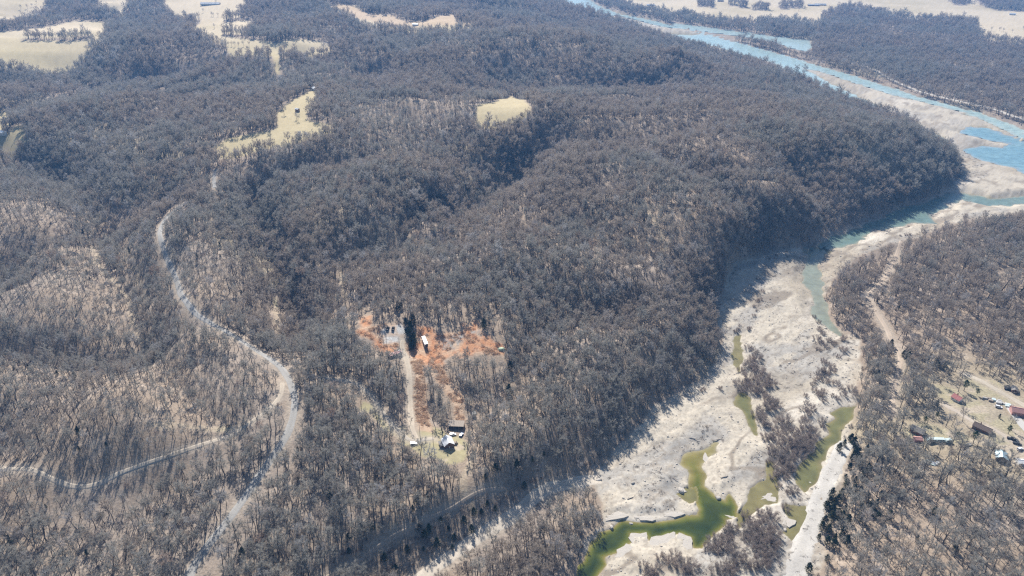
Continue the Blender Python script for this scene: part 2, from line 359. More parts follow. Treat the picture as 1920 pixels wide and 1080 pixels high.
# ---- roads and tracks: (name, photo line, half width in metres, colour)
c4 = lambda p: crop(F, 0, 300, p)
c5l = lambda p: crop(2.4545, 0, 640, p)
c6 = lambda p: crop(2.743, 400, 760, p)
ROADS = [
 ('gravel_road', [(404,318),(401,335),(402,352)] , 2.6, (.37,.35,.315)),
 ('gravel_road', c4([(1000,235),(900,325),(872,390),(890,480),(920,560),(960,650),(990,740),(1060,830),(1150,890),(1250,945),(1370,1020)]) + c5l([(1280,110),(1330,180),(1355,260),(1350,340),(1320,430),(1270,510),(1200,610),(1140,700),(1060,810),(980,910),(900,1020),(870,1085),(830,1190)]), 2.8, (.37,.35,.315)),
 ('dirt_track', c5l([(-160,600),(0,585),(140,590),(230,630),(340,668),(440,660),(540,612),(650,570),(800,520),(950,470),(1100,410),(1230,320),(1290,250),(1300,190)]), 1.8, (.52,.44,.34)),
 ('dirt_track', c6([(1000,960),(1080,878),(1200,790),(1300,722),(1400,652),(1520,585),(1610,510),(1700,440),(1800,412),(1900,392),(1990,380)]), 5.2, (.56,.485,.385)),
 ('dirt_track', c6([(480,960),(600,878),(760,790),(900,692),(1000,640),(1060,610),(1200,545),(1350,455),(1500,430)]), 1.3, (.42,.34,.26)),
 ('dirt_track', A_([(670,480),(655,540),(690,640),(712,720),(722,800),(732,1080)]) + B_([(540,180),(545,280),(555,380),(580,450),(600,500)]), 2.4, (.50,.42,.32)),
 ('dirt_track', A_([(-40,820),(0,840),(150,852),(240,880)]) + B_([(90,0),(200,160),(290,290),(380,390),(470,470),(560,520),(700,505),(800,495)]), 1.9, (.46,.40,.32)),
 ('dirt_track', [(1690,452),(1676,490),(1656,525),(1628,555),(1643,584),(1661,614),(1675,645),(1688,668),(1686,690),(1678,715),(1675,746),(1672,775)], 2.2, (.46,.37,.28)),
 ('dirt_track', C_([(860,250),(1000,310),(1150,395),(1300,480),(1420,560)]), 2.4, (.47,.41,.32)),
 ('dirt_track', C_([(700,490),(830,560),(960,640),(1100,690),(1230,770),(1400,880)]), 2.0, (.47,.40,.32)),
 ('gravel_ramp', [(1584,828),(1574,852),(1556,890),(1538,930),(1522,975),(1507,1020),(1492,1080),(1478,1150),(1470,1200)], 6.5, (.50,.465,.41)),
 ('dirt_track', [(1600,118),(1638,130),(1672,149),(1717,169),(1758,180),(1810,192),(1862,204),(1896,216),(1930,228),(1990,255)], 4.6, (.54,.49,.42)),
]
def smooth_line(P, step=4.0):
    P = np.asarray(P, float); Q = [P[0]]
    for i in range(len(P) - 1):
        p0 = P[max(i - 1, 0)]; p1 = P[i]; p2 = P[i + 1]; p3 = P[min(i + 2, len(P) - 1)]
        n = max(2, int(np.hypot(*(p2 - p1)) / step))
        for k in range(1, n + 1):
            t = k / n
            Q.append(.5 * ((2 * p1) + (p2 - p0) * t + (2 * p0 - 5 * p1 + 4 * p2 - p3) * t * t + (3 * p1 - p0 - 3 * p2 + p3) * t ** 3))
    return np.array(Q)
ROADS = [(n, smooth_line(gp(l)), hw, c) for n, l, hw, c in ROADS]
d_road = np.minimum.reduce([dline(GX, GY, l) - hw for n, l, hw, c in ROADS])
d_open = np.minimum.reduce([dline(GX, GY, l) - hw for n, l, hw, c in ROADS if hw != 1.3])
# roads lie on a levelled bench
# ---- colours of the ground (albedo of what lies there)
def mix(a, b, k): return a * (1 - k[..., None]) + np.array(b) * k[..., None]
n1 = fbm(GX, GY, 60, 4, 71); n2 = fbm(GX, GY, 9, 3, 72); n3 = fbm(GX, GY, 230, 3, 73); n4 = fbm(GX, GY, 2.6, 2, 74)
col = np.zeros(GX.shape + (3,)) + np.array((.315, .245, .18))
col = mix(col, (.30, .245, .195), sstep(.45, .75, n1))
col = mix(col, (.42, .34, .265), sstep(.55, .8, n2) * .7)
col = mix(col, (.36, .34, .20), sstep(.62, .75, n3) * .25)
vk = sstep(2.5, -1, sd_vill)
col = mix(col, (.40, .36, .22), sstep(60, 0, sd_vill) * .3)
col = mix(col, (.36, .315, .20), vk * .85); col = mix(col, (.42, .35, .26), vk * sstep(.5, .65, n2))
yk = sstep(2.5, -1, sd_yard)
col = mix(col, (.38, .33, .19), yk); col = mix(col, (.30, .31, .13), yk * sstep(.5, .72, n1)); col = mix(col, (.46, .38, .27), yk * sstep(.52, .7, n2))
ck = sstep(2, -1.5, sd_clear)
col = mix(col, (.52, .37, .25), ck); col = mix(col, (.36, .24, .15), ck * sstep(.45, .7, n2) * .6); col = mix(col, (.24, .15, .10), ck * sstep(.6, .75, n4) * .4)
ok_ = sstep(4, -3, sd_orange) * sstep(.22, .42, n2 * .6 + n1 * .4)
col = mix(col, (.54, .26, .125), ok_ * .85); col = mix(col, (.48, .18, .07), ok_ * sstep(.5, .7, n4) * .5)
col = mix(col, (.32, .29, .25), sstep(2, -1, sd_rubble) * sstep(.3, .55, n4 * .6 + n2 * .4))
col = mix(col, (.52, .50, .46), sstep(2, -1.5, sd_pad) * sstep(.1, .4, n2))
hk = sstep(4, 1, d_hollow) * np.where(GY < 900, 1, .6)
col = mix(col, (.42, .34, .24), hk * .8); col = mix(col, (.38, .37, .22), hk * sstep(.5, .7, n1) * .5)
fk = sstep(4, -4, sd_field)
fcol = np.zeros(GX.shape + (3,)) + np.array((.62, .505, .335))
fcol = mix(fcol, (.52, .42, .25), sstep(.4, .7, n3)); fcol = mix(fcol, (.62, .50, .33), sstep(.5, .75, n1) * .7)
near_f = sstep(1900, 1500, GY); fcol = mix(fcol, (.47, .385, .21), near_f * .8)
red = sdf(GX, GY, gp(FIELDS[4]), 60) < 10
fcol = np.where(red[..., None], fcol * .6 + np.array((.50, .31, .19)) * .4, fcol)
col = col * (1 - fk[..., None]) + fcol * fk[..., None]
# creek bed: pale limestone and gravel, tan silt, grey weathered rock
bk = sstep(1.5, -2, sd_bed)
gx2 = GX * .8 + GY * .6; gy2 = GY * .8 - GX * .6
b1 = fbm(gx2 * .45, gy2, 26, 4, 81); b2 = fbm(GX, GY, 6, 3, 82); b3 = fbm(GX, GY, 110, 3, 83)
bcol = np.zeros(GX.shape + (3,)) + np.array((.53, .465, .365))
bcol = mix(bcol, (.37, .345, .305), sstep(.50, .62, b1) * .75)
bcol = mix(bcol, (.385, .32, .23), sstep(.45, .7, b3) * .65)
bcol = mix(bcol, (.62, .555, .455), sstep(.52, .68, fbm(gx2 * .35, gy2, 40, 4, 84)) * .8)
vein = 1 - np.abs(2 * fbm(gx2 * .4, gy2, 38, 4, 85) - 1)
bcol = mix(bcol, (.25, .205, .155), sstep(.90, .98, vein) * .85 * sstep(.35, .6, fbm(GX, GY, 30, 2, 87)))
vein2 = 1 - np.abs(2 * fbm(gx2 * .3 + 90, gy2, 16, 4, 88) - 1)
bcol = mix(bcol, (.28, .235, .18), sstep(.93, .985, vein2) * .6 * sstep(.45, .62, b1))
bcol = mix(bcol, (.47, .395, .295), sstep(650, 1000, GY) * .2)
edge_l = np.abs(led * 2 / .85 - np.round(led * 2 / .85))
bcol = mix(bcol, (.36, .31, .245), sstep(.66, .78, b2 * .5 + b1 * .6) * .6)
bcol = mix(bcol, (.27, .225, .175), sstep(.60, .72, fbm(GX, GY, 1.8, 2, 86)) * .45)
bcol = mix(bcol, (.40, .32, .23), sstep(-14, 2, sd_bed) * .6 * sstep(.35, .6, n2))
wet = np.zeros(GX.shape)
for kind, s, lev in WATER:
    dz = GZ - lev
    nearw = (s < 9)
    wet = np.maximum(wet, np.where(nearw, sstep(.16, .02, dz), 0))
bcol = mix(bcol, (.27, .235, .13), wet * .75)
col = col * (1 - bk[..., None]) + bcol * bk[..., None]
sand = np.clip(sstep(900, 1300, GX * .6 + GY * .8), 0, 1) * bk
rk = sstep(4.0, .5, d_road) * (1 - bk)
col = mix(col, (.40, .335, .26), rk * .7)
col *= (0.90 + .20 * fbm(GX, GY, 3.5, 2, 91))[..., None]

# ------------------------------------------------------------------ materials
def new_mat(name):
    m = bpy.data.materials.new(name); m.use_nodes = True
    nt = m.node_tree; b = nt.nodes['Principled BSDF']
    return m, nt, b
def simple(name, rgb, rough=.8, metal=0.0, spec=.3, var=.12, scale=1.5, bump=0.0):
    m, nt, b = new_mat(name)
    tc = nt.nodes.new('ShaderNodeTexCoord'); nz = nt.nodes.new('ShaderNodeTexNoise'); nz.inputs['Scale'].default_value = scale; nz.inputs['Detail'].default_value = 4
    mr = nt.nodes.new('ShaderNodeMapRange'); mr.inputs[3].default_value = 1 - var; mr.inputs[4].default_value = 1 + var
    vm = nt.nodes.new('ShaderNodeVectorMath'); vm.operation = 'SCALE'; vm.inputs[0].default_value = rgb
    nt.links.new(tc.outputs['Object'], nz.inputs['Vector']); nt.links.new(nz.outputs['Fac'], mr.inputs[0]); nt.links.new(mr.outputs[0], vm.inputs['Scale']); nt.links.new(vm.outputs[0], b.inputs['Base Color'])
    b.inputs['Roughness'].default_value = rough; b.inputs['Metallic'].default_value = metal; b.inputs['Specular IOR Level'].default_value = spec
    if bump:
        bp = nt.nodes.new('ShaderNodeBump'); bp.inputs['Distance'].default_value = bump; nt.links.new(nz.outputs['Fac'], bp.inputs['Height']); nt.links.new(bp.outputs[0], b.inputs['Normal'])
    return m

def ground_mat(name, fine, contrast, bump):
    m, nt, b = new_mat(name)
    at = nt.nodes.new('ShaderNodeAttribute'); at.attribute_name = 'cover'
    tc = nt.nodes.new('ShaderNodeTexCoord')
    a = nt.nodes.new('ShaderNodeTexNoise'); a.inputs['Scale'].default_value = fine; a.inputs['Detail'].default_value = 5; a.inputs['Roughness'].default_value = .65
    c = nt.nodes.new('ShaderNodeTexVoronoi'); c.inputs['Scale'].default_value = fine * 1.3
    nt.links.new(tc.outputs['Object'], a.inputs['Vector']); nt.links.new(tc.outputs['Object'], c.inputs['Vector'])
    mr = nt.nodes.new('ShaderNodeMapRange'); mr.inputs[1].default_value = .25; mr.inputs[2].default_value = .75; mr.inputs[3].default_value = 1 - contrast; mr.inputs[4].default_value = 1 + contrast * .8
    nt.links.new(a.outputs['Fac'], mr.inputs[0])
    mr2 = nt.nodes.new('ShaderNodeMapRange'); mr2.inputs[2].default_value = .7; mr2.inputs[3].default_value = 1 - contrast * .5; mr2.inputs[4].default_value = 1 + contrast * .3
    nt.links.new(c.outputs['Distance'], mr2.inputs[0])
    mu = nt.nodes.new('ShaderNodeMath'); mu.operation = 'MULTIPLY'; nt.links.new(mr.outputs[0], mu.inputs[0]); nt.links.new(mr2.outputs[0], mu.inputs[1])
    vm = nt.nodes.new('ShaderNodeVectorMath'); vm.operation = 'SCALE'
    nt.links.new(at.outputs['Color'], vm.inputs[0]); nt.links.new(mu.outputs[0], vm.inputs['Scale']); nt.links.new(vm.outputs[0], b.inputs['Base Color'])
    bp = nt.nodes.new('ShaderNodeBump'); bp.inputs['Distance'].default_value = bump; bp.inputs['Strength'].default_value = .8
    nt.links.new(a.outputs['Fac'], bp.inputs['Height']); nt.links.new(bp.outputs[0], b.inputs['Normal'])
    b.inputs['Roughness'].default_value = .95; b.inputs['Specular IOR Level'].default_value = .15
    return m
M_FLOOR = ground_mat('forest_floor', .55, .30, .5)
M_BED = ground_mat('limestone_bed', .5, .17, .10)
M_FIELD = ground_mat('dry_grass', .3, .12, .15)

def np_mesh(name, verts, faces, colors=None, mat=None, smooth=True, attr='cover'):
    me = bpy.data.meshes.new(name)
    faces = np.asarray(faces, np.int32); nf, k = faces.shape
    me.vertices.add(len(verts)); me.vertices.foreach_set('co', np.asarray(verts, np.float32).ravel())
    me.loops.add(nf * k); me.loops.foreach_set('vertex_index', faces.ravel())
    me.polygons.add(nf); me.polygons.foreach_set('loop_start', np.arange(0, nf * k, k, dtype=np.int32)); me.polygons.foreach_set('loop_total', np.full(nf, k, np.int32))
    if smooth: me.polygons.foreach_set('use_smooth', np.ones(nf, bool))
    me.update(calc_edges=True)
    if colors is not None:
        ca_ = me.color_attributes.new(attr, 'FLOAT_COLOR', 'POINT')
        ca_.data.foreach_set('color', np.column_stack([colors, np.ones(len(colors))]).astype(np.float32).ravel())
    if mat: me.materials.append(mat)
    return me
def link(name, me, parent=None, **props):
    o = bpy.data.objects.new(name, me); COL.objects.link(o)
    if parent: o.parent = parent
    for k_, v_ in props.items():
        if v_: o[k_] = v_
    return o

def submesh(name, face_mask, Z, colors, mat, smooth=True):
    I, J = np.nonzero(face_mask)
    a = I * NA + J; q = np.column_stack([a, a + 1, a + NA + 1, a + NA])
    ids, inv = np.unique(q, return_inverse=True)
    v = np.column_stack([GX.ravel()[ids], GY.ravel()[ids], Z.ravel()[ids]])
    return np_mesh(name, v, inv.reshape(q.shape), colors.reshape(-1, 3)[ids], mat, smooth)
cls = np.zeros((NR - 1, NA - 1), int)
cls[sd_field[:-1, :-1] < 0] = 2
cls[sd_clear[:-1, :-1] < 0] = 3
cls[sd_yard[:-1, :-1] < 0] = 4
cls[sd_bed[:-1, :-1] < 2] = 1
link('ground', submesh('ground', cls == 0, GZ, col, M_FLOOR), kind='structure')
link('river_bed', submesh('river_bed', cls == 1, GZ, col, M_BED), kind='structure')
link('field', submesh('field', cls == 2, GZ, col, M_FIELD), kind='structure')
link('cleared_ground', submesh('cleared_ground', cls == 3, GZ, col, M_FLOOR), kind='structure')
link('lawn', submesh('lawn', cls == 4, GZ, col, M_FIELD), kind='structure')

# ---- water
def water_mat(rough):
    m, nt, b = new_mat('water')
    at = nt.nodes.new('ShaderNodeAttribute'); at.attribute_name = 'cover'
    tc = nt.nodes.new('ShaderNodeTexCoord'); nz = nt.nodes.new('ShaderNodeTexNoise'); nz.inputs['Scale'].default_value = .8; nz.inputs['Detail'].default_value = 3
    bp = nt.nodes.new('ShaderNodeBump'); bp.inputs['Distance'].default_value = .012
    n2_ = nt.nodes.new('ShaderNodeTexNoise'); n2_.inputs['Scale'].default_value = .12; n2_.inputs['Detail'].default_value = 5
    mr = nt.nodes.new('ShaderNodeMapRange'); mr.inputs[1].default_value = .3; mr.inputs[2].default_value = .7; mr.inputs[3].default_value = .8; mr.inputs[4].default_value = 1.2
    vm = nt.nodes.new('ShaderNodeVectorMath'); vm.operation = 'SCALE'
    nt.links.new(tc.outputs['Object'], nz.inputs['Vector']); nt.links.new(tc.outputs['Object'], n2_.inputs['Vector']); nt.links.new(n2_.outputs['Fac'], mr.inputs[0])
    nt.links.new(at.outputs['Color'], vm.inputs[0]); nt.links.new(mr.outputs[0], vm.inputs['Scale']); nt.links.new(vm.outputs[0], b.inputs['Base Color'])
    nt.links.new(nz.outputs['Fac'], bp.inputs['Height']); nt.links.new(bp.outputs[0], b.inputs['Normal'])
    b.inputs['Roughness'].default_value = rough; b.inputs['IOR'].default_value = 1.33
    return m
M_WATER, M_RIVER = water_mat(.06), water_mat(.24)
RAMP = {'creek': [(0, (.33,.28,.17)), (.10, (.29,.245,.10)), (.25, (.235,.195,.065)), (.5, (.19,.17,.045)), (.9, (.125,.135,.024)), (1.5, (.070,.085,.018)), (2.5, (.032,.05,.016))],
        'stream': [(0, (.34,.31,.235)), (.3, (.265,.27,.20)), (.9, (.20,.255,.205)), (1.6, (.13,.20,.17))],
        'river': [(0, (.42,.42,.36)), (.4, (.44,.50,.44)), (1.2, (.42,.52,.48)), (2.5, (.36,.48,.46))],
        'blue': [(0, (.36,.36,.33)), (.5, (.25,.33,.36)), (1.2, (.23,.36,.38)), (2.5, (.18,.31,.35))]}
nearest_pool = np.argmin(np.stack([q[1] for q in WATER]), 0)
for n_, (kind, s, lev) in enumerate(WATER):
    fm = (s[:-1, :-1] < 7) & (GZ[:-1, :-1] < lev + 1.2) & (nearest_pool[:-1, :-1] == n_)
    if not fm.any(): continue
    dpt = np.clip(lev - GZ, 0, 3) * (.6 + .8 * fbm(GX, GY, 16, 4, 95))
    if n_ == 0: dpt = dpt * np.interp(GY, [275, 300, 335, 372], [1.8, 1.25, .7, .16])
    rp = RAMP[kind]
    wc = np.stack([np.interp(dpt, [r_[0] for r_ in rp], [r_[1][k_] for r_ in rp]) for k_ in range(3)], -1)
    if kind == 'creek' and n_ > 0: wc = wc * .55 + np.array((.21, .185, .105)) * .45
    link({'creek': 'creek_water', 'stream': 'creek_water', 'river': 'river_water', 'blue': 'river_water'}[kind], submesh('water', fm, np.full(GX.shape, lev), wc, M_WATER if kind == 'creek' else M_RIVER), kind='structure')

# ---- roads: ribbons draped on the ground
M_ROAD = ground_mat('road_gravel', .8, .14, .1)
for name, line, hw, c in ROADS:
    t = np.gradient(line, axis=0); t /= np.linalg.norm(t, axis=1)[:, None] + 1e-9
    nrm = np.column_stack([t[:, 1], -t[:, 0]])
    offs = np.array([-1, -.62, -.3, 0, .3, .62, 1]); K = len(offs)
    jit = 1 + (fbm(line[:, 0], line[:, 1], 11, 2, 97) - .5) * .45
    P = line[:, None] + nrm[:, None] * (offs[None, :, None] * hw * jit[:, None, None])
    z = height(P[..., 0], P[..., 1])
    zc = z.mean(1, keepdims=True)
    z = z + np.where(np.abs(offs) > .9, -.15, .25)[None]
    v = np.concatenate([P, z[..., None]], -1).reshape(-1, 3)
    n = len(line); I, J = np.meshgrid(np.arange(n - 1), np.arange(K - 1), indexing='ij')
    a = (I * K + J).ravel(); f = np.column_stack([a, a + 1, a + K + 1, a + K])
    tone = np.array([.92, 1.05, .99, .94, .99, 1.05, .92])
    cc = (np.array(c)[None, None] * tone[None, :, None] * np.ones((n, 1, 1))).reshape(-1, 3)
    cc = cc * (.85 + .3 * fbm(v[:, 0], v[:, 1], 9, 3, 98))[:, None]
    link(name, np_mesh(name, v, f, cc, M_ROAD), kind='structure')

# ------------------------------------------------------------------ air
haze_me = bpy.data.meshes.new('haze')
hx, hy0, hy1, hz0, hz1 = 13000, -600, 14500, float(GZ.min()) - 4, max(CAMZ, float(GZ.max()) + 25) + 12
hv = [(x, y, z) for x in (-hx, hx) for y in (hy0, hy1) for z in (hz0, hz1)]
haze_me.from_pydata(hv, [], [(0,1,3,2),(4,6,7,5),(0,4,5,1),(2,3,7,6),(0,2,6,4),(1,5,7,3)])
hm = bpy.data.materials.new('haze'); hm.use_nodes = True; hm.node_tree.nodes.clear()
ho = hm.node_tree.nodes.new('ShaderNodeOutputMaterial'); hp = hm.node_tree.nodes.new('ShaderNodeVolumePrincipled')
HAZE_COL, HAZE_DENS = (.17, .47, 1.0, 1), .000118
hp.inputs['Color'].default_value = HAZE_COL; hp.inputs['Density'].default_value = HAZE_DENS; hp.inputs['Anisotropy'].default_value = 0.0
hm.node_tree.links.new(hp.outputs[0], ho.inputs['Volume'])
haze_me.materials.append(hm)
link('haze', haze_me, kind='stuff')

# ------------------------------------------------------------------ trees
def ramp_mat(name, stops, rough=.9, fleck=.25, through=0.0):
    """albedo picked per tree from a ramp"""
    m, nt, b = new_mat(name)
    oi = nt.nodes.new('ShaderNodeObjectInfo'); cr = nt.nodes.new('ShaderNodeValToRGB')
    e = cr.color_ramp.elements
    e[0].position, e[0].color = stops[0][0], (*stops[0][1], 1); e[1].position, e[1].color = stops[-1][0], (*stops[-1][1], 1)
    for p_, c_ in stops[1:-1]:
        q_ = e.new(p_); q_.color = (*c_, 1)
    tc = nt.nodes.new('ShaderNodeTexCoord'); nz = nt.nodes.new('ShaderNodeTexNoise'); nz.inputs['Scale'].default_value = 1.3
    mr = nt.nodes.new('ShaderNodeMapRange'); mr.inputs[1].default_value = .3; mr.inputs[2].default_value = .7; mr.inputs[3].default_value = 1 - fleck; mr.inputs[4].default_value = 1 + fleck
    vm = nt.nodes.new('ShaderNodeVectorMath'); vm.operation = 'SCALE'
    nt.links.new(oi.outputs['Random'], cr.inputs[0]); nt.links.new(tc.outputs['Object'], nz.inputs['Vector']); nt.links.new(nz.outputs['Fac'], mr.inputs[0])
    nt.links.new(cr.outputs[0], vm.inputs[0]); nt.links.new(mr.outputs[0], vm.inputs['Scale']); nt.links.new(vm.outputs[0], b.inputs['Base Color'])
    b.inputs['Roughness'].default_value = rough; b.inputs['Specular IOR Level'].default_value = .1
    if through:
        tr = nt.nodes.new('ShaderNodeBsdfTranslucent'); mx = nt.nodes.new('ShaderNodeMixShader'); mx.inputs[0].default_value = through
        nt.links.new(vm.outputs[0], tr.inputs[0]); nt.links.new(b.outputs[0], mx.inputs[1]); nt.links.new(tr.outputs[0], mx.inputs[2])
        nt.links.new(mx.outputs[0], [n for n in nt.nodes if n.type == 'OUTPUT_MATERIAL'][0].inputs['Surface'])
    return m
M_BARK = ramp_mat('bark', [(0, (.075,.065,.058)), (.5, (.11,.096,.085)), (.9, (.16,.145,.13)), (1, (.32,.30,.28))])
M_TWIG = ramp_mat('twigs', [(0, (.32,.305,.27)), (.3, (.40,.38,.335)), (.6, (.44,.41,.355)), (.8, (.34,.315,.275)), (.93, (.40,.385,.37)), (.97, (.52,.50,.48)), (1, (.40,.29,.22))], through=.43)
M_TWIG_TAN = ramp_mat('twigs_tan', [(0, (.38,.325,.27)), (.4, (.47,.405,.335)), (.75, (.37,.305,.25)), (.95, (.43,.40,.38)), (1, (.52,.49,.46))], through=.43)
M_SHRUB = ramp_mat('shrub_twigs', [(0, (.29,.235,.20)), (.5, (.36,.295,.25)), (1, (.31,.27,.24))], through=.42)
M_CEDAR = ramp_mat('cedar_foliage', [(0, (.030,.045,.018)), (.5, (.050,.066,.024)), (1, (.085,.080,.030))], fleck=.4)
M_PINE = ramp_mat('pine_foliage', [(0, (.04,.075,.025)), (1, (.09,.13,.035))], fleck=.4)

class MB:
    def __init__(s): s.v = []; s.f = []; s.m = []
    def tube(s, p, q, r0, r1, n=3, mi=0):
        p = np.array(p, float); q = np.array(q, float); d = q - p; L = np.linalg.norm(d)
        if L < 1e-6: return
        d /= L; a = np.cross(d, (0, 0, 1) if abs(d[2]) < .9 else (1, 0, 0)); a /= np.linalg.norm(a); b = np.cross(d, a)
        k = len(s.v)
        for c, r in ((p, r0), (q, r1)):
            for i in range(n):
                t = 2 * math.pi * i / n; s.v.append(tuple(c + (a * math.cos(t) + b * math.sin(t)) * r))
        for i in range(n):
            j = (i + 1) % n; s.f.append((k + i, k + j, k + n + j, k + n + i)); s.m.append(mi)
    def sliver(s, p, d, w, mi=0):
        p = np.array(p); d = np.array(d); r = np.random.default_rng(len(s.v)).normal(size=3)
        a = np.cross(d, r); a *= w / (np.linalg.norm(a) + 1e-9); k = len(s.v)
        s.v += [tuple(p - a * .5), tuple(p + a * .5), tuple(p + d)]; s.f.append((k, k + 1, k + 2)); s.m.append(mi)
    def box(s, x0, x1, y0, y1, z0, z1, mi=0):
        k = len(s.v); s.v += [(x, y, z) for x in (x0, x1) for y in (y0, y1) for z in (z0, z1)]
        for f in ((0,1,3,2),(4,6,7,5),(0,4,5,1),(2,3,7,6),(0,2,6,4),(1,5,7,3)): s.f.append(tuple(k + i for i in f)); s.m.append(mi)
    def face(s, pts, mi=0):
        k = len(s.v); s.v += [tuple(p) for p in pts]; s.f.append(tuple(range(k, k + len(pts)))); s.m.append(mi)
    def mesh(s, name, mats, smooth=False):
        me = bpy.data.meshes.new(name); me.from_pydata(s.v, [], s.f)
        for m in (mats if isinstance(mats, (list, tuple)) else [mats]): me.materials.append(m)
        me.polygons.foreach_set('material_index', s.m)
        if smooth: me.polygons.foreach_set('use_smooth', [True] * len(s.f))
        me.update(); return me

def unit(v): return v / (np.linalg.norm(v) + 1e-9)
def bare_tree(seed, H, crown_r, crown_base, lean=.04, ntw=900, tw=.085, limbs=11, fork=False):
    """leafless broadleaf: trunk mesh, crown mesh (limbs, boughs, twigs)"""
    g = np.random.default_rng(seed); T = MB(); C = MB()
    p = np.zeros(3); d = unit(np.array([g.normal(0, lean), g.normal(0, lean), 1])); r = .0185 * H * (1.1 if crown_r > 3 else .82)
    pts = [p.copy()]; rad = [r * 1.25]
    top = H * (.72 if not fork else .5)
    while p[2] < top:
        d = unit(d + np.array([g.normal(0, .06), g.normal(0, .06), .05])); p = p + d * H * .09; pts.append(p.copy()); rad.append(max(.05, r * (1 - .8 * p[2] / H)))
    pts[0][2] = -.6
    for i in range(len(pts) - 1): T.tube(pts[i], pts[i + 1], rad[i], rad[i + 1], 5, 0)
    pts = np.array(pts); ends = []
    for k in range(limbs):
        rel = (k + g.random()) / limbs
        z = min(H * (crown_base - .10 + .34 * rel), pts[-1][2] - .01); i = max(0, min(len(pts) - 2, int(np.searchsorted(pts[:, 2], z) - 1)))
        t = (z - pts[i][2]) / (pts[i + 1][2] - pts[i][2] + 1e-9); s0 = pts[i] + (pts[i + 1] - pts[i]) * min(max(t, 0), 1)
        an = k * 2.4 + g.normal(0, .4)
        reach = crown_r * math.sqrt(max(.05, 1 - ((rel - .38) / .72) ** 2)) * g.uniform(.72, 1.15)
        tip = np.array([math.cos(an) * reach, math.sin(an) * reach, 0]) + s0 * [1, 1, 0]
        tip[2] = max(s0[2] + .4, H * (crown_base + (.97 - crown_base) * rel + g.normal(0, .02)))
        mid = s0 * .5 + tip * .5 + np.array([math.cos(an), math.sin(an), -.5]) * reach * .12
        lr = .05 + .004 * H * (1 - rel) * .8
        C.tube(s0, mid, lr, lr * .6, 3, 0); C.tube(mid, tip, lr * .6, .03, 3, 0)
        for q in range(5):
            u = g.uniform(.25, 1.0); b0 = mid + (tip - mid) * (u * 2 - 1) if u > .5 else s0 + (mid - s0) * u * 2
            bd = unit(unit(tip - s0) + g.normal(0, .75, 3) + np.array([0, 0, .25])); bl = crown_r * g.uniform(.22, .42)
            b1 = b0 + bd * bl; C.tube(b0, b1, lr * .38, .02, 3, 0); ends.append((b0, b1))
        ends.append((mid, tip))
    ends.append((pts[-1], pts[-1] + np.array([0, 0, H - pts[-1][2]]) * .85))
    for k in range(ntw):
        b0, b1 = ends[g.integers(len(ends))]; u = g.uniform(.2, 1.05); p0 = b0 + (b1 - b0) * u
        dd = unit(unit(b1 - b0) * .9 + g.normal(0, .7, 3) + np.array([0, 0, .35])) * g.uniform(.7, 1.9) * (H / 18)
        C.sliver(p0, dd, tw * g.uniform(.6, 1.5), 1)
    return T, C
def conifer(seed, H, rad, pine=False):
    g = np.random.default_rng(seed); T = MB(); C = MB()
    T.tube((0, 0, -.5), (0, 0, H * .9), .03 * H, .02, 6, 0)
    n = 900
    lob = g.uniform(.75, 1.2, 9); 
    for k in range(n):
        f = g.random() ** .8; z = H * (.05 + .93 * f) if not pine else H * (.35 + .62 * f)
        an = g.uniform(0, 2 * math.pi); sh = (1 - f) ** .6 * (.55 + .45 * min(1, f * 6)) if not pine else math.sin(math.pi * min(.97, .18 + f * .8)) 
        rr_ = rad * sh * lob[int(an * 9 / 6.2832) % 9] * (.72 + .28 * math.sin(z * 2.6 + seed + an * 2)) * g.uniform(.45, 1.05)
        p0 = np.array([math.cos(an) * rr_, math.sin(an) * rr_, z]); dd = unit(np.array([math.cos(an), math.sin(an), .45]) + g.normal(0, .5, 3)) * g.uniform(.35, .75)
        C.sliver(p0 - dd * .4, dd, g.uniform(.25, .5), 0)
    return T, C
def shrub(seed, H, rad, ntw=420):
    g = np.random.default_rng(seed); S = MB(); C = MB(); ends = []
    for k in range(20):
        an = g.uniform(0, 6.28); q = math.sqrt(g.random()) * .92; c = np.array([math.cos(an), math.sin(an), 0])
        ba = c * rad * q * .45; tip = c * rad * q; tip[2] = H * math.sqrt(1 - q * q) * g.uniform(.6, .9) + .3
        S.tube(ba + [0, 0, -.3], tip, .04, .015, 3, 0); ends.append((ba, tip))
    for k in range(ntw):
        b0, b1 = ends[g.integers(len(ends))]; u = g.uniform(.3, 1.02); p0 = b0 + (b1 - b0) * u + g.normal(0, .28, 3)
        dd = unit(unit(b1 - b0) * .35 + g.normal(0, .7, 3) + np.array([0, 0, .3])) * g.uniform(.4, 1.1); C.sliver(p0, dd, g.uniform(.04, .085), 0)
    return S, C

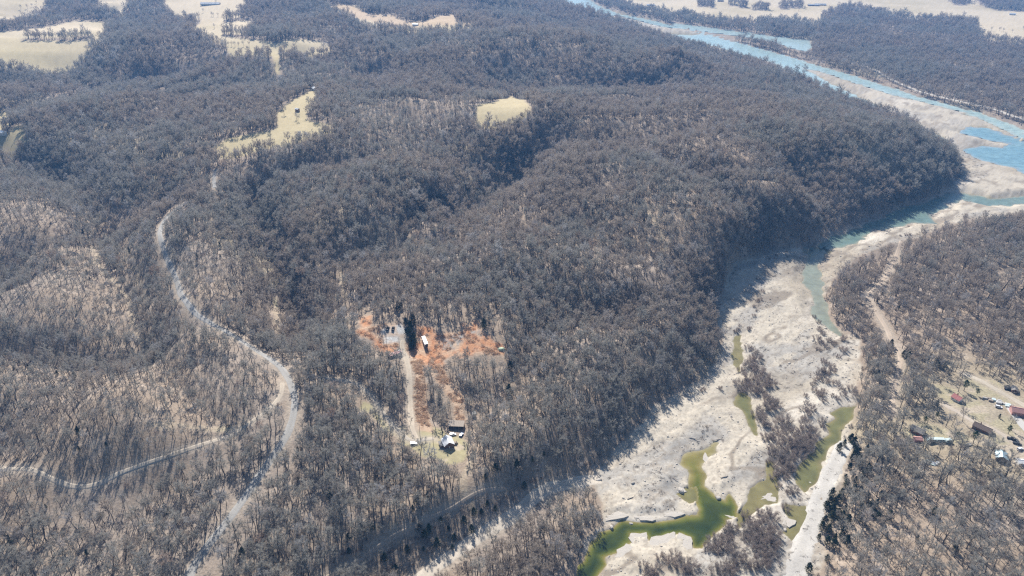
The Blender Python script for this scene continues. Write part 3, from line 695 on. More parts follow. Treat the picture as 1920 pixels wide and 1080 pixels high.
KINDS = []      # (trunk mesh, crown mesh, height)
specs = [(19, 3.7, .54, .05, 850, False), (21, 3.2, .58, .04, 780, False), (17, 3.9, .48, .09, 780, True), (19, 3.4, .57, .05, 850, False), (18.5, 4.5, .50, .06, 1000, False)] * 2 \
      + [(18, 1.9, .64, .05, 260, False)] * 4 + [(14.5, 1.9, .55, .09, 230, True)] * 2
PROTO = bpy.data.collections.new('tree_kinds')
for i, (H, cr, cb, ln, nt_, fk_) in enumerate(specs):
    nt_ = int(nt_ * 2.6)
    T, C = bare_tree(100 + i, H, cr, cb, ln, nt_, .062 if cr > 3 else .055, 12 if cr > 3 else 7, fk_)
    MM = [M_BARK, M_TWIG_TAN if 5 <= i < 13 else M_TWIG]
    tm = T.mesh('trunk', MM, True); cm = C.mesh('crown', MM)
    J_ = MB(); J_.v = T.v + C.v; J_.f = T.f + [tuple(x + len(T.v) for x in f) for f in C.f]; J_.m = T.m + C.m
    jo = bpy.data.objects.new('tree_kind_%02d' % i, J_.mesh('tree_kind', MM)); PROTO.objects.link(jo)
    KINDS.append((tm, cm, H))
for i in (16, 17):
    T, C = conifer(90 + i, 8.5, 3.0); J_ = MB(); J_.v = T.v + C.v; J_.f = T.f + [tuple(x + len(T.v) for x in f) for f in C.f]; J_.m = [0] * len(T.m) + [1] * len(C.m)
    PROTO.objects.link(bpy.data.objects.new('tree_kind_%02d' % i, J_.mesh('tree_kind', [M_BARK, M_CEDAR])))

# --- where trees stand
SPARSE = [([(-100,665),(0,655),(250,660),(380,662),(480,690),(525,720),(500,780),(420,830),(300,858),(180,905),(60,885),(-100,880)], 1.0, .86),
          ([(-100,360),(60,375),(140,410),(190,470),(200,520),(100,480),(-100,470)], .75, .9), ([(-100,515),(150,510),(205,520),(250,600),(240,640),(120,640),(-100,650)], .75, .9),
          ([(350,450),(430,440),(500,470),(520,560),(500,640),(440,600),(380,560),(330,500)], .8, .8),
          ([(620,560),(740,560),(1000,590),(960,640),(600,640)], .8, .5),
          ([(0,980),(200,940),(420,960),(330,1100),(0,1100)], .85, .35), ([(560,870),(760,850),(880,880),(800,930),(600,1000),(480,1000)], .85, .4),
          ([(1600,1010),(1680,900),(1920,840),(1990,1100),(1560,1100)], .85, .55)]
YOUNG = px((620,1090),(735,1020),(800,990),(850,965),(940,930),(1010,905),(1000,940),(950,965),(880,1005),(780,1080), z=6)      # scrubby bench by the creek
BARE_YARD = gp(C_([(560,330),(760,250),(900,250),(1200,390),(1400,480),(1400,1000),(1150,980),(1000,870),(700,800),(380,700),(300,600),(600,480)]))
def scatter(r0, r1, s, azm):
    n = int(r1 / s) + 2
    i, j = np.meshgrid(np.arange(-n, n), np.arange(0, n), indexing='ij')
    x = (i + rng.random(i.shape) * .95) * s; y = (j + rng.random(i.shape) * .95) * s
    r = np.hypot(x, y); a = np.arctan2(x, y)
    m = (r >= r0) & (r < r1) & (np.abs(a) < azm)
    return x[m], y[m]
pos = []
for r0, r1, s, azm, sc in ((215, 700, 4.4, R(51), .70), (700, 1500, 4.7, R(46), .76), (1500, 2500, 6.3, R(43), 1.0), (2500, 5600, 8.8, R(41), 1.2)):
    x, y = scatter(r0, r1, s, azm); pos.append(np.column_stack([x, y, np.full(len(x), sc)]))
# steep faces carry as many trees per metre of slope as level ground
SL = np.hypot(np.gradient(GZ, axis=0) / np.gradient(rows)[:, None], np.gradient(GZ, axis=1) / (rows[:, None] * (AZ[1] - AZ[0])))
x, y = scatter(400, 1500, 3.4, R(46)); m_ = rng.random(len(x)) < np.clip((field_at(SL, x, y) - .55) * .8, 0, .8); pos.append(np.column_stack([x[m_], y[m_], np.full(m_.sum(), .85)]))
pos = np.concatenate(pos); X, Y, S = pos.T
ok = (field_at(sd_bed, X, Y) > 1.0 + 2 * rng.random(len(X))) & (field_at(sd_field, X, Y) > 1) & (field_at(sd_clear, X, Y) > 1.5) & (field_at(sd_yard, X, Y) > 1) & (field_at(sd_pad, X, Y) > 1) & (field_at(d_road, X, Y) > 1.8) & ((field_at(sd_vill, X, Y) > 1) | (rng.random(len(X)) < .32))
ok &= field_at(d_hollow, X, Y) > np.where(Y < 900, 2.6, 7)
for kind, s_, lev in WATER: ok &= field_at(s_, X, Y) > 2
dens = np.clip(.70 + 1.3 * (fbm(X, Y, 60, 3, 201) - .45) + .5 * (fbm(X, Y, 240, 2, 205) - .5), .3, 1); slim = np.clip((fbm(X, Y, 160, 2, 203) - .52) * 2, .04, .6)
for poly, d_, sl in SPARSE:
    k_ = sstep(8, -8, sdf(X, Y, gp(poly)))
    dens = dens * (1 - k_) + k_ * d_; slim = np.maximum(slim, k_ * sl)
BANKWOOD = sdf(X, Y, px((830,1100),(1100,1110),(1085,1010),(1120,975),(1118,905),(1060,930),(985,985), z=4)) < 0
ky = sdf(X, Y, BARE_YARD) < 0; dens = np.where(BANKWOOD, 1.0, dens); dens = np.where(ky, dens * .55, dens)
kq = sdf(X, Y, YOUNG) < 0
_z = height(X, Y); hh = 19.5 * S * .95
for frac, pad_f in ((.5, .5), (.8, 0)):
    q_ = (CAMZ - _z) / np.maximum(CAMZ - _z - hh * frac, 20); X2 = X * q_; Y2 = Y * q_
    ok &= (field_at(sd_clear, X2, Y2) > pad_f) & (field_at(sd_yard, X2, Y2) > pad_f) & (field_at(sd_pad, X2, Y2) > 0)
    ok &= BANKWOOD | (field_at(sd_bed, X2, Y2) > -1.5) | (rng.random(len(X)) < .12)
    qr = (CAMZ - _z) / np.maximum(CAMZ - _z - hh * (frac if frac < .6 else .74), 20)
    ok &= (BANKWOOD & (field_at(d_open, X * qr, Y * qr) > .3)) | (field_at(d_open, X * qr, Y * qr) > 2.0) | (rng.random(len(X)) < .08)
    if frac > .6: ok &= (field_at(d_open, X2, Y2) > 1.2) | (rng.random(len(X)) < .25)
    for kind, s_, lev in WATER: ok &= BANKWOOD | (field_at(s_, X2, Y2) > 0)
for hgt in (6., 10., 14., 18.):          # the pad, the lawn and half of the clearing lie in the sun: nothing tall stands sunward of them
    X2 = X - math.sin(SUN_AZ) * hgt * S / math.tan(SUN_EL); Y2 = Y - math.cos(SUN_AZ) * hgt * S / math.tan(SUN_EL)
    ok &= (field_at(sd_pad, X2, Y2) > 0) | (rng.random(len(X)) < .02); ok &= (field_at(sd_yard, X2, Y2) > 0) | (rng.random(len(X)) < .5); ok &= (field_at(sd_orange, X2, Y2) > 0) | (rng.random(len(X)) < .55)
ok &= rng.random(len(X)) < dens
isslim = rng.random(len(X)) < slim
is_ced = (rng.random(len(X)) < .022 * sstep(.45, .6, fbm(X, Y, 70, 2, 211))) & (Y < 1100)
tan_ = rng.random(len(X)) < np.clip((fbm(X, Y, 190, 3, 207) - .47) * 5 + .35 + slim * .5, .08, .9)
pid = np.where(isslim, np.where(tan_, rng.integers(10, 13, len(X)), rng.integers(13, 16, len(X))), rng.integers(0, 5, len(X)) + 5 * tan_)
scl = S * np.exp(rng.normal(-.02, .22, len(X))) * (.80 + .4 * fbm(X, Y, 110, 3, 209)) * np.where(isslim, .92, .93)
scl = np.where(kq, scl * .5, scl)
pid = np.where(is_ced, 16 + rng.integers(0, 2, len(X)), pid)
edge = field_at(sd_bed, X, Y); scl = np.where(edge < 8, scl * .9, scl)
X, Y, pid, scl = X[ok], Y[ok], pid[ok], scl[ok]
Z = height(X, Y)
# never inside a building or on a vehicle
KEEP = []       # filled before the trees are made: (photo point, clear radius)
KEEP_PX = [(838,840,9),(862,802,7),(849,818,4),(866,818,4),(776,832,5),(728,613,4),(738,613,4),(797,642,8),(741,664,8),(1794,747,7),(1841,803,10),(1720,806,8),(1720,822,5),(1757,826,9),(1876,856,9),(1913,866,8),(1911,842,5),(1912,768,10),(1901,827,5),(1900,735,7),(1869,752,9),(1816,833,4),(1750,868,6),(889,777,4)]
for u, v, rad in KEEP_PX:
    q = ground_at(u, v); KEEP.append((q, rad))
    m = np.hypot(X - q[0], Y - q[1]) > rad
    # and keep the sight line to it open
    q2 = ground_at(u, v + 9); m &= np.hypot(X - q2[0], Y - q2[1]) > rad * .75
    q2 = ground_at(u, v + 18); m &= np.hypot(X - q2[0], Y - q2[1]) > rad * .6
    X, Y, pid, scl, Z = X[m], Y[m], pid[m], scl[m], Z[m]

def project(x, y, z):
    zc = y * math.cos(PITCH) - (z - CAMZ) * math.sin(PITCH); yc = y * math.sin(PITCH) + (z - CAMZ) * math.cos(PITCH)
    return 960 + FPX * x / zc, 540 - FPX * yc / zc, zc
pu, pv, pz = project(X, Y, Z); _, pt, _ = project(X, Y, Z + 16 * scl)
inside = (pu > 6) & (pu < 1914) & (pt > 4) & (pv < 1120) & (pt < 1062)
hpx = np.where(inside & (pid < 16), (pv - pt) * np.where(pid < 10, 1, .8), 0)
# the standing trees round the farm yard are among the 300 that are told apart
extra = [(757,832,1.0,2),(788,862,1.0,0),(709,805,1.05,1),(830,810,1.0,8),(813,880,1.1,3),(833,905,.95,4),(861,895,.7,12),(845,912,.7,13),(690,800,.7,11),(768,802,.55,12)]
ex = [(*ground_at(u, v), s_, k_) for u, v, s_, k_ in extra]
near = np.argsort(-hpx)[:300 - len(ex)]
near_set = np.zeros(len(X), bool); near_set[near] = True

def place(name, tm, cm, loc, rz, s, label, cat, group, tilt=(0, 0)):
    o = bpy.data.objects.new(name, None); o.empty_display_size = .5; COL.objects.link(o)
    o.location = loc; o.rotation_euler = (tilt[0], tilt[1], rz); o.scale = (s, s, s)
    o['label'] = label; o['category'] = cat; o['group'] = group
    link('trunk', tm, o); link('crown', cm, o)
    return o
def region(u, v):
    if u > 1480: return 'on the lower right slope', 'lower right slope'
    if u > 1000: return 'beside the dark green creek pool', 'green creek pool'
    if u > 640 and v > 700: return 'between the two lower tracks', 'two lower tracks'
    if u > 370: return 'right of the gravel road', 'gravel road, right side'
    return 'at the bottom left corner', 'bottom left corner'
for i in near:
    where, grp = region(pu[i], pv[i])
    slimk = pid[i] >= 10
    look = 'slender bare tree with high crown' if slimk else ('forked bare tree with low crown' if pid[i] in (2, 7) else ('tall bare tree with narrow crown' if pid[i] in (1, 6) else 'bare tree with rounded crown'))
    size = ['small', 'middling', 'large'][int(scl[i] > .72) + int(scl[i] > .84)]
    row = ', top of patch' if pv[i] < 985 else (', near bottom edge' if pv[i] > 1045 else '')
    look = size + ' ' + look; where += row
    tm, cm, H = KINDS[pid[i]]
    place('bare_tree', tm, cm, (X[i], Y[i], Z[i]), rng.random() * 6.28, scl[i], look + ' ' + where, 'tree', look.split(' with')[0] + 's: ' + grp)
exl = ['bare tree beside the silver car at the farm lane', 'tall bare tree below the silver car on the lawn', 'bare tree left of the driveway bend above the yard', 'big spreading bare tree behind the white roofed farmhouse', 'tall bare tree in the middle of the dry lawn', 'bare tree at the lower edge of the farm lawn', 'slender bare tree right of the farmhouse shadow', 'slender bare tree at the lawn corner below the farmhouse', 'thin bare tree on the yellow grass by the driveway', 'thin young tree at the foot of the clearing track']
for (x, y, s_, k_), lb in zip(ex, exl):
    tm, cm, H = KINDS[k_]; place('bare_tree', tm, cm, (x, y, float(height(x, y))), rng.random() * 6.28, s_, lb, 'tree', 'trees standing round the farm yard')

# the rest of the wood: one object, instanced on points
far = ~near_set
def instancer(name, xyz, ids, sc, coll, label=None, tilt=.04):
    me = bpy.data.meshes.new(name); n = len(xyz)
    me.vertices.add(n); me.vertices.foreach_set('co', np.asarray(xyz, np.float32).ravel())
    a = me.attributes.new('kind_id', 'INT', 'POINT'); a.data.foreach_set('value', np.asarray(ids, np.int32))
    a = me.attributes.new('size', 'FLOAT_VECTOR', 'POINT'); w = np.exp(rng.normal(0, .09, n)); a.data.foreach_set('vector', np.column_stack([sc * w, sc * w, sc]).astype(np.float32).ravel())
    a = me.attributes.new('turn', 'FLOAT_VECTOR', 'POINT'); a.data.foreach_set('vector', np.column_stack([rng.normal(0, tilt, n), rng.normal(0, tilt, n), rng.random(n) * 6.283]).astype(np.float32).ravel())
    o = link(name, me, kind='stuff')
    if label: o['label'] = label
    g = bpy.data.node_groups.new(name, 'GeometryNodeTree')
    g.interface.new_socket('Geometry', in_out='INPUT', socket_type='NodeSocketGeometry'); g.interface.new_socket('Geometry', in_out='OUTPUT', socket_type='NodeSocketGeometry')
    N = g.nodes; gi = N.new('NodeGroupInput'); go = N.new('NodeGroupOutput'); ip = N.new('GeometryNodeInstanceOnPoints'); ci = N.new('GeometryNodeCollectionInfo')
    ci.inputs['Collection'].default_value = coll; ci.inputs['Separate Children'].default_value = True; ci.inputs['Reset Children'].default_value = True
    def attr(nm, t):
        q = N.new('GeometryNodeInputNamedAttribute'); q.data_type = t; q.inputs['Name'].default_value = nm; return q.outputs['Attribute']
    e2r = N.new('FunctionNodeEulerToRotation')
    L = g.links.new
    L(gi.outputs[0], ip.inputs['Points']); L(ci.outputs[0], ip.inputs['Instance']); ip.inputs['Pick Instance'].default_value = True
    L(attr('kind_id', 'INT'), ip.inputs['Instance Index']); L(attr('turn', 'FLOAT_VECTOR'), e2r.inputs[0]); L(e2r.outputs[0], ip.inputs['Rotation']); L(attr('size', 'FLOAT_VECTOR'), ip.inputs['Scale'])
    L(ip.outputs[0], go.inputs[0])
    md = o.modifiers.new('scatter', 'NODES'); md.node_group = g
    return o
instancer('woodland', np.column_stack([X[far], Y[far], Z[far] - .1]), pid[far], scl[far], PROTO, 'bare grey winter woodland covering the hills and the valley sides')

# ------------------------------------------------------------------ evergreens and river shrubs, one by one
CED = [conifer(300 + i, 7.5, 3.3) for i in range(4)]; CED = [(t.mesh('trunk', M_BARK), c.mesh('crown', M_CEDAR)) for t, c in CED]
PIN = [conifer(320 + i, 11.0, 3.2, True) for i in range(2)]; PIN = [(t.mesh('trunk', M_BARK), c.mesh('crown', M_PINE)) for t, c in PIN]
c8 = lambda p: crop(4.0, 1440, 820, p)
bank = c8([(610,25),(570,65),(530,105),(640,65),(640,135),(670,185),(690,230),(610,240),(750,265),(705,305),(580,315),(650,345),(580,375),(475,450),(550,435),(550,465),(640,425),(690,420),(640,485),(460,505),(440,550),(490,515),(500,585),(530,625),(560,595),(470,625),(420,655),(400,695),(450,715),(380,765),(440,805),(490,825),(560,735),(730,485),(770,525),(700,525),(790,595),(820,615),(690,625),(520,485),(430,520),(480,560),(520,600),(570,560),(620,30),(655,110),(625,180),(600,640),(540,760),(300,1010),(440,930),(590,800)])
wood = c8([(845,145),(765,35),(1240,575),(1400,855),(840,445),(905,620)]) + C_([(410,105),(385,120),(300,65),(290,40),(420,150),(660,200),(640,185),(180,290),(160,270),(440,190),(205,910),(110,1000),(40,960),(20,900),(100,860)])
leftb = c6([(1600,430),(1340,565),(1330,655),(1240,695),(1060,645),(1090,685),(740,285),(890,395),(830,435),(1110,655),(1210,645),(1150,725),(940,855),(1450,545),(830,365),(1170,600),(1290,610),(1380,560),(1410,520),(1230,740),(1000,760),(880,800),(700,700),(760,650),(820,640),(700,760),(1500,300),(1560,320),(1640,290),(1700,260),(1450,340),(1400,380),(1780,240),(1050,500),(1100,480),(990,540)])
clear_ = A_([(730,450),(715,480),(745,520),(770,470),(755,555),(700,440),(735,400),(765,520),(740,570),(1650,750),(1410,370),(860,195),(620,205),(650,185),(760,330),(690,340),(1640,990)])
def small_tree(name, mesh, u, v, s, label, cat, group):
    x, y = ground_at(u, v); return place(name, mesh[0], mesh[1], (x, y, float(height(x, y)) - .1), rng.random() * 6.28, s, label, cat, group)
for pts, lab, grp, s0 in ((bank, 'dark green cedar on the pale bank beside the creek road', 'cedars on the pale creek bank', .92), (wood, 'dark green cedar among the bare trees on the right bank', 'cedars in the right bank wood', .95),
                          (leftb, 'dark green cedar on the shaded bench below the farmhouse wood', 'cedars on the bench above the sandy track', .8), (clear_, 'dark green cedar at the edge of the orange clearing', 'cedars round the clearing', 1.15)):
    for u, v in pts:
        small_tree('cedar_tree', CED[rng.integers(4)], u, v, s0 * rng.uniform(.7, 1.3), lab, 'tree', grp)
for (u, v), s_, lb in zip(C_([(552,640),(645,600),(860,385),(800,770),(932,790),(1205,720),(700,225),(960,420)]), (.62, .55, .95, .7, .95, .7, .7, .55),
        ('bright green pine left of the village utility pole', 'yellow green pine next to the bright green one by the pole', 'large dark pine on the lawn beside the red roofed cottage', 'green pine left of the dark pine near the brown roof', 'dense dark pine below the brown roofed house', 'dark pine near the parked truck on the village lane', 'dark pine standing in the wood above the village', 'small dark pine on the lawn edge in the village')):
    small_tree('pine_tree', PIN[rng.integers(2)], u, v, s_, lb, 'tree', 'pines in the village')

SHR = [shrub(400 + i, 5.2, 4.4, 2500) for i in range(5)]; SHR = [(t.mesh('stems', M_SHRUB), c.mesh('crown', M_SHRUB)) for t, c in SHR]
c4m = lambda p: crop(3.177, 1040, 560, p)
isl = c4m([(1150,300),(1190,320),(1210,360),(1170,370),(1140,410),(1190,425),(1220,445),(1110,445),(1150,475),(1100,515),(1140,505),(1200,485),(1240,505),(1290,505),(1210,545),(1230,565),(1270,525),(1110,550),(1160,545),(1180,400),(1250,470)])
isl2 = c4m([(1250,605),(1300,625),(1270,655),(1220,665),(1200,695),(1240,705),(1290,665),(1320,645),(1230,745),(1260,765),(1280,825),(1260,835),(1310,795),(1350,755),(1390,745),(1420,795),(1360,805),(1330,845),(1390,855),(1440,835),(1480,795),(1500,765),(1540,805),(1530,855),(1480,875),(1440,895),(1400,915),(1350,895),(1300,895),(1340,945),(1400,965),(1450,955),(1500,905),(1290,925),(1300,985),(1370,1005),(1420,1025),(1330,1045),(1380,1065),(1470,920),(1520,880),(1360,960),(1420,870),(1370,780)])
est = c4m([(1540,115),(1570,135),(1580,185),(1600,215),(1560,245),(1590,265),(1640,255),(1620,295),(1570,305),(1670,275),(1725,305),(1690,345),(1730,250),(1590,365),(1600,385),(1580,435),(1620,435),(1600,475),(1640,495),(1610,505),(1560,485),(1540,515),(1550,555),(1580,585),(1600,565),(1610,615),(1650,405),(1660,435),(1680,505),(1700,545),(1660,585),(1690,605),(1710,575),(1770,535),(1780,575),(1490,585),(1500,625),(1480,665),(1510,685),(1490,715),(1470,725),(1530,655),(1590,735),(1600,765),(1600,440),(1630,460),(1570,460)])
sml = c4m([(1160,185),(1100,205),(1095,185),(1110,165),(1200,65),(1210,25),(1180,105),(985,545),(880,540),(960,330),(990,315),(1840,420),(1850,300)]) + crop(2.7, 1280, 240, [(400,835),(380,765),(470,655),(440,665),(520,625),(370,905),(340,1015),(1140,505),(1130,550),(1100,545),(1150,540),(390,870),(275,1030),(1350,330),(1290,350)])
sth = c5([(1040,625),(1080,605),(1100,645),(1060,665),(1010,655),(980,695),(1030,695),(1120,575),(1100,575),(1090,690),(650,805),(620,785),(680,835),(720,735),(760,765),(800,725),(830,785),(870,805),(900,775),(870,835),(640,840),(690,800),(850,760)])
sth2 = c5([(1200,515),(1230,545),(1280,505),(1320,485),(1250,565),(1200,585),(1180,625),(1260,605),(1320,565),(1340,525),(1350,605),(1300,645),(1330,685),(1280,685),(1360,665),(1320,725),(1350,745),(1150,715),(1220,665),(1080,775),(1120,765),(1060,805),(1100,825),(1040,835),(1200,765),(1240,795),(1280,765),(1240,630),(1300,600),(1120,800),(1300,790)])
ntop = c5([(1420,465),(1440,375),(1350,285),(1400,255),(1370,335),(1460,365),(1440,245),(1390,205),(1420,155),(1480,135),(1530,75),(1500,60),(1460,100),(1360,130),(1340,60)])
for pts, lab, grp, s0 in ((isl, 'leafless brown shrub in the upper thicket along the green channel', 'shrubs of the upper creek thicket', 1.2), (isl2, 'leafless brown shrub in the big thicket left of the right hand pool', 'shrubs of the big middle thicket', 1.25),
        (est, 'leafless brown shrub in the row on the white gravel near the right bank', 'shrubs on the white gravel near the right bank', .85), (sml, 'small lone shrub on the bare creek bed', 'lone shrubs on the creek bed', .55),
        (sth, 'leafless brown shrub on the white rock below the dark green pool', 'shrubs on the rock below the pool', .95), (sth2, 'leafless brown shrub in the thicket between the lower pool and the creek road', 'shrubs of the lower thicket', 1.15), (ntop, 'leafless brown shrub at the edge of the olive shallows', 'shrubs by the olive shallows', .8)):
    for u, v in pts:
        u, v = u + rng.normal(0, 1.2), v + rng.normal(0, 1.2)
        small_tree('shrub', SHR[rng.integers(5)], u, v, s0 * rng.uniform(.75, 1.3), lab, 'shrub', grp)

# lone trees on the far pastures: trunk and crown, broad heads
FT = crop(F, 0, 0, [(115,50),(150,48),(175,38),(200,20),(1108,70),(1155,88),(1165,90),(1190,90),(1100,190),(1170,155),(1245,252),(1265,252),(1282,254),(1303,256),(1330,252),(1360,252),(1550,625),(1618,650),(1625,662),(1100,28),(1180,22),(120,88),(135,90)]) + \
     crop(F, 1260, 0, [(160,35),(185,38),(210,42),(310,25),(340,30),(370,38),(400,44),(440,55),(480,52),(515,52),(590,45),(620,40),(655,40),(690,42),(690,62),(720,50),(1475,98),(1740,170),(1785,170),(1805,172),(1855,178),(1915,165),(1540,15),(1575,18),(1620,30),(1650,28),(1680,38),(1720,22),(1750,45),(1790,50),(1830,55),(1870,60),(1900,62),(1700,15),(1780,20),(1840,25),(1890,20),(1560,5),(1600,12),(1630,10)])
for i, (u, v) in enumerate(FT):
    tm, cm, H = KINDS[[4, 9, 2, 7][i % 4]]
    x, y = ground_at(u, v); lft = u < 700
    place('bare_tree', tm, cm, (x, y, float(height(x, y)) - .2), rng.random() * 6.28, rng.uniform(.75, 1.05) * (1.15 if y > 2500 else .8), 'lone bare tree standing in the far pastures at upper left' if lft else 'lone bare tree standing in the tan field beyond the river', 'tree', 'lone trees on the far pastures' if lft else 'lone trees in the field beyond the river')

# ------------------------------------------------------------------ buildings
M_WHITE = simple('white_metal', (.80,.80,.79), .35, 0, .5, .05, .6); M_OFFW = simple('white_paint', (.70,.69,.66), .6, var=.1)
M_BROWN = simple('brown_boards', (.20,.115,.075), .85, var=.2, scale=3); M_BRROOF = simple('brown_shingle', (.19,.14,.115), .9, var=.25, scale=2)
M_GREYR = simple('grey_shingle', (.26,.24,.215), .9, var=.25, scale=2); M_RED = simple('red_metal', (.46,.17,.15), .6, 0, .3, .2, .8); M_PINK = simple('faded_red_metal', (.55,.30,.26), .7, 0, .3, .22, .8)
M_TIN = simple('blue_grey_tin', (.42,.55,.60), .35, .2, .5, .25, .7); M_TEAL = simple('pale_teal_paint', (.58,.68,.66), .5, var=.12); M_DARK = simple('dark_parts_and_shade', (.05,.05,.055), .8)
M_GLASS = simple('window_glass', (.03,.04,.05), .08, 0, .6, .05); M_TIMBER = simple('weathered_timber', (.36,.30,.24), .9, var=.25, scale=3); M_CONC = simple('pale_concrete', (.50,.475,.43), .9, var=.12, scale=.8)
M_BLACK = simple('black_paint', (.015,.015,.017), .7, 0, .15, .05); M_SILV = simple('silver_paint', (.62,.63,.64), .3, .3, .5, .04); M_CARW = simple('white_car_paint', (.80,.80,.80), .25, 0, .6, .03); M_BLUEC = simple('blue_paint', (.10,.17,.30), .3, .1, .6, .05)
M_RUBBER = simple('rubber', (.02,.02,.02), .9); M_LENS = simple('lamp_lens', (.5,.06,.05), .2, 0, .5); M_GTARP = simple('pale_green_tarp', (.52,.60,.40), .6, var=.2); M_POLE = simple('pole_timber', (.30,.24,.19), .9)

def root(name, u, v, rot, label, cat, group=None, dz=0.0):
    x, y = ground_at(u, v)
    o = bpy.data.objects.new(name, None); o.empty_display_size = 1; COL.objects.link(o)
    o.location = (x, y, float(height(x, y)) + dz); o.rotation_euler = (0, 0, R(rot)); o['label'] = label; o['category'] = cat
    if group: o['group'] = group
    return o
def part(name, mb, mat, parent, smooth=False):
    return link(name, mb.mesh(name, mat, smooth), parent)
def boxpart(name, b, mat, parent):
    m = MB(); m.box(*b); return part(name, m, mat, parent)
def gable_house(o, W, L, hw, hr, wall, roof, chim=False, windows=2, over=.45, open_front=False):
    """ridge along local y; gable faces -y"""
    w = W / 2; l = L / 2
    m = MB()
    m.face([(-w,-l,-1),(w,-l,-1),(w,-l,hw),(0,-l,hw+hr),(-w,-l,hw)]); m.face([(w,l,-1),(-w,l,-1),(-w,l,hw),(0,l,hw+hr),(w,l,hw)])
    m.face([(w,-l,-1),(w,l,-1),(w,l,hw),(w,-l,hw)]); m.face([(-w,l,-1),(-w,-l,-1),(-w,-l,hw),(-w,l,hw)])
    wl = part('wall', m, wall, o)
    k = hr / w; e = w + over; ze = hw - over * k; th = .14
    for sx in (-1, 1):
        m = MB(); lo, hi = -l - over, l + over
        a = [(0, lo, hw + hr + .06), (sx * e, lo, ze + .06), (sx * e, hi, ze + .06), (0, hi, hw + hr + .06)]
        if sx < 0: a = a[::-1]
        b = [(p[0], p[1], p[2] + th) for p in a]
        m.face(b); m.face(a[::-1])
        for i in range(4): m.face([a[i], a[(i + 1) % 4], b[(i + 1) % 4], b[i]])
        # standing seams
        n = int(L / .9)
        for i in range(1, n):
            y = lo + (hi - lo) * i / n
            m.face([(0, y - .04, hw + hr + .06 + th + .05), (sx * e, y - .04, ze + .06 + th + .05), (sx * e, y + .04, ze + .06 + th + .05), (0, y + .04, hw + hr + .06 + th + .05)][::sx])
        rp_ = part('roof', m, roof, o)
    m = MB(); m.box(-.18, .18, -l - over, l + over, hw + hr + .2, hw + hr + .3); part('ridge_cap', m, roof, o)
    d = boxpart('door', (-.5, .5, -l - .06, -l + .02, .1, 2.15), M_OFFW, o); boxpart('handle', (.32, .40, -l - .13, -l - .06, 1.0, 1.1), M_DARK, d)
    for i in range(windows):
        for sx in (-1, 1):
            y = -l + L * (i + .5) / windows
            f = boxpart('window', (sx * w - .05, sx * w + .05, y - .55, y + .55, 1.0, 2.1), M_OFFW, o)
            boxpart('pane', (sx * w + sx * .05 - .01, sx * w + sx * .05 + .012, y - .46, y + .46, 1.08, 2.02), M_GLASS, f)
    for sx in (-1, 1):
        f = boxpart('window', (sx * W * .32 - .45, sx * W * .32 + .45, -l - .05, -l + .05, 1.0, 2.0), M_OFFW, o); boxpart('pane', (sx * W * .32 - .37, sx * W * .32 + .37, -l - .062, -l - .05, 1.08, 1.92), M_GLASS, f)
    if chim: boxpart('chimney', (w * .3, w * .3 + .8, l * .3, l * .3 + .8, hw, hw + hr + 1.2), M_BROWN, o)

h = root('farmhouse', 840, 834, 20, 'farmhouse with shining white metal roof and brown gable on the dry lawn', 'house')
gable_house(h, 8.2, 9.5, 3.4, 3.0, M_BROWN, M_WHITE); h.scale = (.82, .82, .82)
m = MB(); m.box(-7.0, -4.11, -2.5, 3.5, -1, 2.5); part('lean_to', m, M_BROWN, h)
m = MB(); m.face([(-7.3,-2.9,2.62),(-4.0,-2.9,3.1),(-4.0,3.9,3.1),(-7.3,3.9,2.62)]); m.face([(-7.3,-2.9,2.5),(-7.3,3.9,2.5),(-4.0,3.9,2.98),(-4.0,-2.9,2.98)]); m.face([(-7.3,-2.9,2.5),(-4.0,-2.9,2.98),(-4.0,-2.9,3.1),(-7.3,-2.9,2.62)]); part('lean_to_roof', m, M_GREYR, h)
m = MB(); m.face([(-3.6,2.2,4.1),(-3.6,4.4,4.1),(-.2,4.4,6.55),(-.2,2.2,6.55)]); m.box(-3.6,-2.2,2.3,4.3,3.6,4.5); part('dormer', m, M_WHITE, h)
m = MB(); m.box(4.12, 7.4, -1.2, 1.6, -.8, .5); m.box(4.2, 7.4, -1.2, -1.1, .5, 1.4); m.box(7.3, 7.4, -1.1, 1.6, .5, 1.4); part('deck', m, M_TIMBER, h)
m = MB(); [m.box(7.42 + .35 * i, 7.75 + .35 * i, -.4, .8, -.8, .4 - .22 * i) for i in range(3)]; part('steps', m, M_TIMBER, h)

def carport(o, W, D, H, bays):
    m = MB(); m.box(-W/2 - .3, W/2 + .3, -D/2 - .4, D/2 + .3, H, H + .16)
    for i in range(9): x = -W/2 + W * i / 8; m.box(x - .05, x + .05, -D/2 - .4, D/2 + .3, H + .16, H + .22)
    part('roof', m, M_TIMBER if bays == 3 else M_GREYR, o)
    m = MB(); m.box(-W/2, W/2, D/2 - .12, D/2, -.8, H); m.box(-W/2, -W/2 + .12, -D/2, D/2 - .12, -.8, H); m.box(W/2 - .12, W/2, -D/2, D/2 - .12, -.8, H); part('wall', m, M_BROWN, o)
    for i in range(bays + 1):
        x = -W/2 + .2 + (W - .4) * i / bays; boxpart('post', (x - .09, x + .09, -D/2 + .05, -D/2 + .23, -.8, H), M_TIMBER, o)
s_ = root('carport', 856, 800, -4, 'long open fronted shed with weathered grey roof behind the farmhouse cars', 'shed'); carport(s_, 10.5, 6.0, 2.9, 3)

